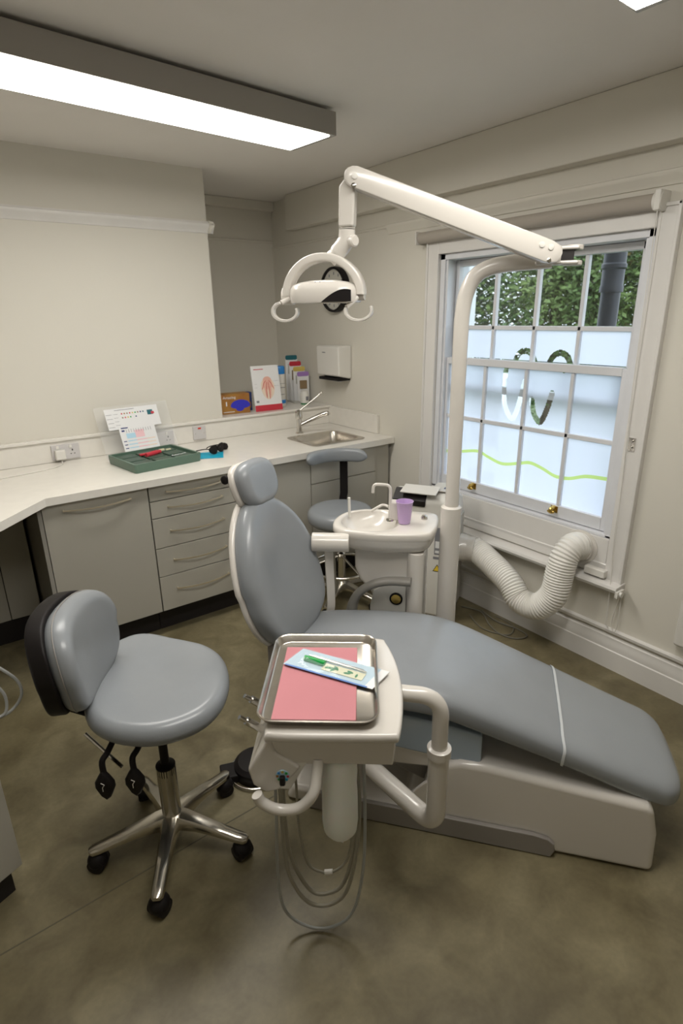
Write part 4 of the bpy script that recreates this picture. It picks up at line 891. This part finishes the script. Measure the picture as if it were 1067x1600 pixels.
cx0 = sum(p[0] for p in sp_)/len(sp_); cy0 = sum(p[1] for p in sp_)/len(sp_)
dback = Vector((-.62, .25)).normalized()
sp_ = [(cx0+(x-cx0)*.98, cy0+(y-cy0)*.98) for x, y in sp_]
def stf(x, y, z):
    if z > .55:
        z += -.016*math.exp(-(((x-cx0)/.11)**2+((y-cy0)/.14)**2)) + .010*math.exp(-(((x-cx0-.12)/.08)**2+((y-cy0+.05)/.1)**2))
    return (x, y, z)
mb = MB(); cushion(mb, [(x-.012, y+.014) for x, y in sp_], .522, .600, .038, .006, stf); obj('seat', mb, 'vinyl', stl, sharp=70)
sp2 = [(x-.012, y+.014) for x, y in sp_]; q0 = min(range(len(sp2)), key=lambda i: (sp2[i][0]+.17)**2+(sp2[i][1]-.24)**2)
pipe = []
for k in range(26):
    x, y = inset(sp2, -.001)[(q0+k) % len(sp2)]; f_ = k/25; pipe.append((x, y, .583-.045*f_))
obj('seat_piping', MB().tube(pipe, .0014, 6), 'grey_lite', stl)
obj('seat_plate', MB().box((-.09, -.06, .480), (.14, .12, .508)), 'black', stl, bevel=.006)
# backrest: curved pad + black shell; frame: centre of back in stool coordinates
BCs = Vector((.205-.402, 1.735-1.525, .722)); fdir = Vector((.80, -.52, 0)).normalized(); ldir = Vector((fdir.y*-1, fdir.x, 0))   # faces seat
tl = .10; uvv = (Vector((0, 0, 1))*math.cos(tl) - fdir*math.sin(tl)); nvv = (fdir*math.cos(tl) + Vector((0, 0, 1))*math.sin(tl))
def sbf(u, v, h): return BCs + ldir*u + uvv*v + nvv*(h + 1.15*u*u)
bo = []
for i in range(56):
    a = 2*PI*i/56; ca, sa = math.cos(a), math.sin(a); k = 1.0 if sa > 0 else .95
    bo.append((.198*(abs(ca)**.72)*(1 if ca > 0 else -1)*k, .158*(abs(sa)**.78)*(1 if sa > 0 else -1)))
mb = MB(); cushion(mb, bo, .0, .085, .042, .004, sbf); obj('backrest', mb, 'vinyl', stl, sharp=70)
mb = MB(); cushion(mb, scaled(bo, 1.02), -.042, .012, .010, 0, sbf); obj('back_shell', mb, 'black', stl, sharp=60)
pp = [sbf(*(inset(bo, -.0005)[i]), .036) for i in range(56)]; obj('back_piping', MB().tube(pp, .0015, 6, closed=True), 'grey_plastic', stl)
mb = MB(); b0 = sbf(0, -.09, -.035); mb.strip([b0, b0+Vector((0, 0, -.10)), Vector((-.12, .12, .500)), Vector((-.04, .05, .490))], .05, .008, ldir); obj('back_bracket', mb, 'black', stl)
# levers with paddle ends
for (lx, ly, nm) in ((-.185, -.035, 0), (-.110, -.075, 1)):
    g = obj('lever', MB().tube(smooth([(lx+.05, ly+.04, .50), (lx+.02, ly+.01, .485), (lx, ly, .47), (lx-.002, ly-.004, .43)]), .009, 10), 'black', stl)
    mb = MB(); c = Vector((lx-.004, ly-.008, .395)); ax = Vector((.8, -.6, 0))
    pad = [(0, .050), (.014, .035), (.027, .012), (.028, -.008), (.014, -.040), (0, -.052), (-.014, -.040), (-.028, -.008), (-.027, .012), (-.014, .035)]
    nv = Vector((-.6, -.8, 0)); mb.rings([[c+ax*x*k+Vector((0, 0, z*k))+nv*h for x, z in pad] for k, h in ((.7, -.012), (1, -.006), (1, .006), (.8, .012))]); obj('paddle', mb, 'black', g, sharp=50)
    mb = MB(); mb.tube([c+ax*x+Vector((0, 0, z))+nv*.0135 for x, z in ((-.006, .016), (.004, .010), (-.003, .0), (-.003, -.014))], .0011, 6); obj('paddle_mark', mb, 'white_matte', g)
obj('tension_rod', MB().tube([(-.20, .08, .50), (-.13, -.01, .40)], .006, 8), 'chrome', stl)

# ---- stool behind the chair
s2 = thing('operator_stool', 'round blue-grey stool with curved bar backrest in front of sink', 'stool', (1.885, 2.575, 0), math.radians(0), 'dental stools')
star_base(s2, .25, math.radians(-75))
obj('gas_column', MB().lathe([(.028, .10), (.026, .13), (.026, .32), (.014, .33), (.014, .52)], n=24), 'chrome', s2)
obj('foot_ring', MB().tube([(.19*math.cos(a), .19*math.sin(a), .235) for a in [2*PI*i/48 for i in range(48)]], .010, 12, closed=True), 'chrome', s2)
mb = MB()
for k in range(3): a = k*2*PI/3+.5; mb.tube([(.02*math.cos(a), .02*math.sin(a), .30), (.19*math.cos(a), .19*math.sin(a), .235)], .007, 10)
obj('ring_spoke', mb, 'chrome', s2)
circ = [(.198*math.cos(2*PI*i/48), .198*math.sin(2*PI*i/48)) for i in range(48)]
mb = MB(); cushion(mb, circ, .515, .610, .042, .006); obj('seat', mb, 'vinyl', s2, sharp=70)
obj('seat_plate', MB().box((-.09, -.09, .490), (.09, .09, .516)), 'black', s2, bevel=.005)
# bar back: arc round the far side of the seat
fd = math.radians(52); pts = []; 
for i in range(25):
    a = fd - .78 + 2.15*i/24; pts.append(Vector((.205*math.cos(a)+.015, .205*math.sin(a)+.0, .880)))
rs = []
for i, p in enumerate(pts):
    d = Vector((math.cos(fd-.78+2.15*i/24), math.sin(fd-.78+2.15*i/24), 0)); e = min(i, 24-i); k = [.25, .62, .85, .96][e] if e < 4 else 1
    rs.append([p + d*.026*k*(abs(math.cos(q))**.6)*(1 if math.cos(q) > 0 else -1) + Vector((0, 0, .040*k*(abs(math.sin(q))**.6)*(1 if math.sin(q) > 0 else -1))) for q in [2*PI*j/20 for j in range(20)]])
mb = MB(); mb.rings(rs); obj('backrest', mb, 'vinyl', s2, sharp=60)
mb = MB(); px_, py_ = math.cos(fd)*.235, math.sin(fd)*.235
mb.strip([(px_*.3, py_*.3, .505), (px_*.8, py_*.8, .503), (px_*1.06, py_*1.06, .52), (px_*1.10+.02, py_*1.10, .62), (px_*1.08+.02, py_*1.08, .87)], .05, .016, (-math.sin(fd), math.cos(fd), 0)); obj('back_post', mb, 'black', s2, bevel=.004)

# ------------------------------------------------------------------ portable air conditioner and vent hose
acr = math.radians(30)
ac = thing('portable_air_conditioner', 'white portable air conditioner standing behind the spittoon', 'air conditioner', (2.19, 1.96, 0), acr)
obj('casing', MB().prism([(0, .03), (.25, .03), (.25, .66), (.22, .72), (.10, .765), (.03, .75), (0, .72)], lambda x, y, h: (x, h, y), .0, .35), 'white_matte', ac, bevel=.018, seg=3)
obj('back_panel', MB().box((.02, -.010, .06), (.235, .0, .62)), 'grey_lite', ac, bevel=.006)
obj('vent_opening', MB().prism([(-.006, .69), (.05, .752), (.055, .775), (-.012, .725)], lambda x, y, h: (x, h, y), .16, .345), 'dark_screen', ac, bevel=.004)
obj('vent_flap', MB().prism([(-.02, .765), (.085, .782), (.086, .788), (-.022, .772)], lambda x, y, h: (x, h, y), .10, .30), 'white_matte', ac, bevel=.002)
obj('control_panel', MB().box((.06, .02, .768), (.22, .15, .774), Matrix.Rotation(.0, 4, 'Y')), 'white', ac, bevel=.002)
obj('display', MB().box((.10, .05, .7745), (.13, .085, .776)), 'navy', ac)
obj('rating_label', MB().box((-.0012, .05, .42), (0, .10, .58)), 'ink', ac); obj('label_text', MB().box((-.0018, .055, .43), (-.0012, .095, .445)).box((-.0018, .055, .46), (-.0012, .095, .50)), 'paper', ac)
obj('barcode_label', MB().box((-.0012, .045, .392), (0, .105, .407)), 'ink', ac)
obj('warning_label', MB().prism([(.055, .318), (.105, .318), (.08, .362)], lambda x, y, h: (h, x, y), -.0014, 0), 'black', ac); obj('warning_triangle', MB().prism([(.061, .322), (.099, .322), (.08, .356)], lambda x, y, h: (h, x, y), -.0022, -.0014), mat('warning yellow', (.85, .6, .05), .5), ac)
obj('foot', MB().box((.02, .02, 0), (.23, .06, .03)).box((.02, .29, 0), (.23, .33, .03)), 'black', ac)
am = Matrix.Rotation(acr, 3, 'Z')
exh = Vector((2.19, 1.96, 0)) + am @ Vector((.165, -.01, .415)); od = am @ Vector((0, -1, 0))
e2 = Matrix.Rotation(-acr, 3, 'Z') @ (exh - Vector((2.19, 1.96, 0)))
obj('exhaust_collar', MB().lathe([(.082, 0), (.080, .03), (.072, .05), (.072, .07)], e2, (0, -1, 0), 32), 'white', ac)
vh = MB()
path = smooth([exh+od*.045, exh+od*.10+Vector((.0, 0, -.005)), Vector((2.345, 1.70, .335)), Vector((2.33, 1.60, .262)), Vector((2.34, 1.50, .262)), Vector((2.36, 1.43, .35)), Vector((2.375, 1.42, .47)), Vector((2.395, 1.415, .555)), Vector((2.44, 1.405, .597)), Vector((2.505, 1.40, .585))], 26)
# resample evenly
ln = [0]
for a, b in zip(path, path[1:]): ln.append(ln[-1]+(b-a).length)
N = 560; ev = []; j = 0
for i in range(N+1):
    t = ln[-1]*i/N
    while j < len(ln)-2 and ln[j+1] < t: j += 1
    u_ = (t-ln[j])/max(1e-9, ln[j+1]-ln[j]); ev.append(path[j].lerp(path[j+1], u_))
rad_ = []
for i in range(N+1):
    t = ln[-1]*i/N; c_ = .5+.5*math.cos(2*PI*t/.0135); rad_.append(.062+.0075*c_)
vh.tube(ev, rad_, 28); hz = thing('exhaust_hose', 'ribbed white exhaust hose bending from air conditioner to window panel', 'hose', (2.34, 1.5, .0))
vh.v = [v-Vector(hz.location) for v in vh.v]; obj('ribbed_duct', vh, 'duct', hz, sharp=80)
obj('hose_collar', MB().tube([p-Vector(hz.location) for p in (exh+od*.04, exh+od*.085)], .074, 32), 'white', hz, bevel=.003)
obj('wall_flange', MB().lathe([(.085, 0), (.085, .006), (.072, .01), (.070, .03)], Vector((WX-.012, 1.40, .585))-Vector(hz.location), (-1, 0, 0), 32), 'white', hz)
# cables on the floor
cab = MB(); cab.tube(smooth([(2.40, 2.05, .006), (2.44, 1.93, .006), (2.36, 1.80, .006), (2.33, 1.70, .006), (2.36, 1.62, .006), (2.43, 1.60, .006), (2.45, 1.68, .006), (2.42, 1.80, .010), (2.46, 1.95, .006)]), .004, 8); cab.tube(smooth([(2.36, 1.95, .006), (2.30, 1.80, .006), (2.36, 1.67, .006), (2.46, 1.72, .006), (2.47, 1.85, .006)]), .003, 8)
tag(obj('power_cable', cab, mat('dark grey cable', (.16, .15, .12), .5)), 'grey coiled cable on floor beneath the exhaust hose', 'cable')

# radiator edge on the right, low cabinet and hoses at left edge
rd = thing('panel_heater', 'white panel heater on window wall at right edge of photo', 'heater', (WX-.03, .55, .29))
obj('panel', MB().box((-.035, -.42, 0), (0, .345, .62)), 'white_matte', rd, bevel=.02, seg=3); obj('wall_bracket', MB().box((0, .1, .1), (.029, .15, .5)), 'white_matte', rd)
lc = thing('low_cabinet', 'pale cabinet corner at bottom left edge of photo', 'cabinet', (-.031, 1.646, 0), math.radians(23.5))
obj('carcass', MB().box((-.60, .0, .10), (.0, .50, .66)), 'cabinet', lc, bevel=.003); obj('plinth', MB().box((-.58, .03, 0), (-.025, .48, .099)), 'plinth', lc)
obj('top_board', MB().box((-.605, -.005, .661), (.005, .505, .68)), 'worktop', lc, bevel=.002)
hh = thing('hose_loop', 'two pale hose loops hanging at left edge above the floor', 'hose', (-.02, 1.64, .7))
obj('hose', MB().tube(smooth([(-.06, -.06, .16), (.0, .0, .14), (.075, .0, .05), (.088, -.012, -.005), (.055, -.01, -.05), (.0, -.02, -.055), (-.05, -.08, -.02)]), .0042, 8), 'hose_lite', hh)
obj('hose', MB().tube(smooth([(-.06, -.06, .10), (.0, .0, .08), (.045, .0, .01), (.042, -.012, -.045), (.01, -.02, -.055), (-.05, -.08, -.04)]), .0042, 8), 'hose_lite', hh)

# ------------------------------------------------------------------ outside
nb_ = thing('house', 'white building with dark windows far below the tooth logo', 'house', (6.4, 6.55, -3.1))
obj('wall', MB().box((0, -1.6, 0), (.6, 1.6, 3.95)), 'render_wall', nb_)
for wy in (-1.3, -.5, .3, 1.1):
    for wz in (1.9, 3.0): obj('window', MB().box((-.02, wy-.24, wz), (0, wy+.24, wz+.72)), 'downpipe', nb_)
struct('trim_15', MB().strip([(-.2, 1.47, .0004), (.70, 1.49, .0004), (1.6, 1.505, .0004)], .004, .0008, (0, 1, 0)), mat('floor seam', (.10, .09, .055), .6))
struct('ground', MB().box((2.8, -20, -3.2), (60, 40, -3.1)), 'ground')
dpipe = thing('drain_pipe', 'black iron pipe with collars standing outside the window', 'pipe', (3.65, 2.07, -3.1))
obj('pipe', MB().cyl((0, 0, 0), (0, 0, 4.90), .058, 24), 'downpipe', dpipe)
obj('collar', MB().lathe([(.070, 4.90), (.070, 4.93), (.066, 4.94), (.066, 5.03), (.074, 5.04), (.074, 5.06), (.066, 5.07), (.066, 5.16), (.074, 5.165), (.078, 5.22), (.05, 5.23)], n=24), 'downpipe', dpipe)
tag(obj('house_wall', MB().box((2.80, 2.86, -3.1), (3.30, 3.6, 3.5)), 'render_wall'), 'pale rendered wall outside at left of the window', 'wall')
def tree(name_lbl, c, r, mt, n, seed):
    rnd = random.Random(seed); t = thing('tree', name_lbl, 'tree', (c[0], c[1], -3.1), 0, 'trees outside the window')
    mb = MB(); cz = c[2]+3.1
    for i in range(n):
        d = Vector((rnd.gauss(0, 1), rnd.gauss(0, 1), rnd.gauss(0, 1))).normalized(); k = rnd.random()**.45
        p = Vector((d.x*r[0]*k, d.y*r[1]*k, cz+d.z*r[2]*k)); a = Vector((rnd.gauss(0, 1), rnd.gauss(0, 1), rnd.gauss(0, 1))).normalized(); b = a.orthogonal().normalized(); s_ = rnd.uniform(.035, .065)
        mb.add([p-a*s_, p+b*s_*.5, p+a*s_, p-b*s_*.5], [(0, 1, 2, 3)])
    obj('foliage', mb, mt, t, sharp=180)
    obj('trunk', MB().tube([(0, 0, 0), (.05, 0, cz*.5), (0, .05, cz)], [.16, .12, .05], 10), 'bark', t)
tree('broad green tree seen through the middle upper panes', (9.4, 6.3, 2.3), (1.4, 1.7, 2.3), 'leaf', 26000, 1)
tree('dark green tree seen through the left upper panes', (8.6, 8.4, 1.8), (1.3, 1.5, 2.2), 'leaf_dark', 16000, 2)
tree('olive green tree standing farthest back beyond the window', (12.2, 7.4, 2.0), (1.7, 1.6, 2.5), 'leaf_warm', 16000, 3)
tree('tall green tree behind and right of the black pipe', (10.6, 4.6, 2.6), (1.5, 1.9, 2.6), 'leaf_warm', 18000, 4)
tree('long low hedge seen through the tooth logo', (13.6, 8.3, -1.0), (1.0, 4.2, 2.2), 'leaf', 9000, 9)
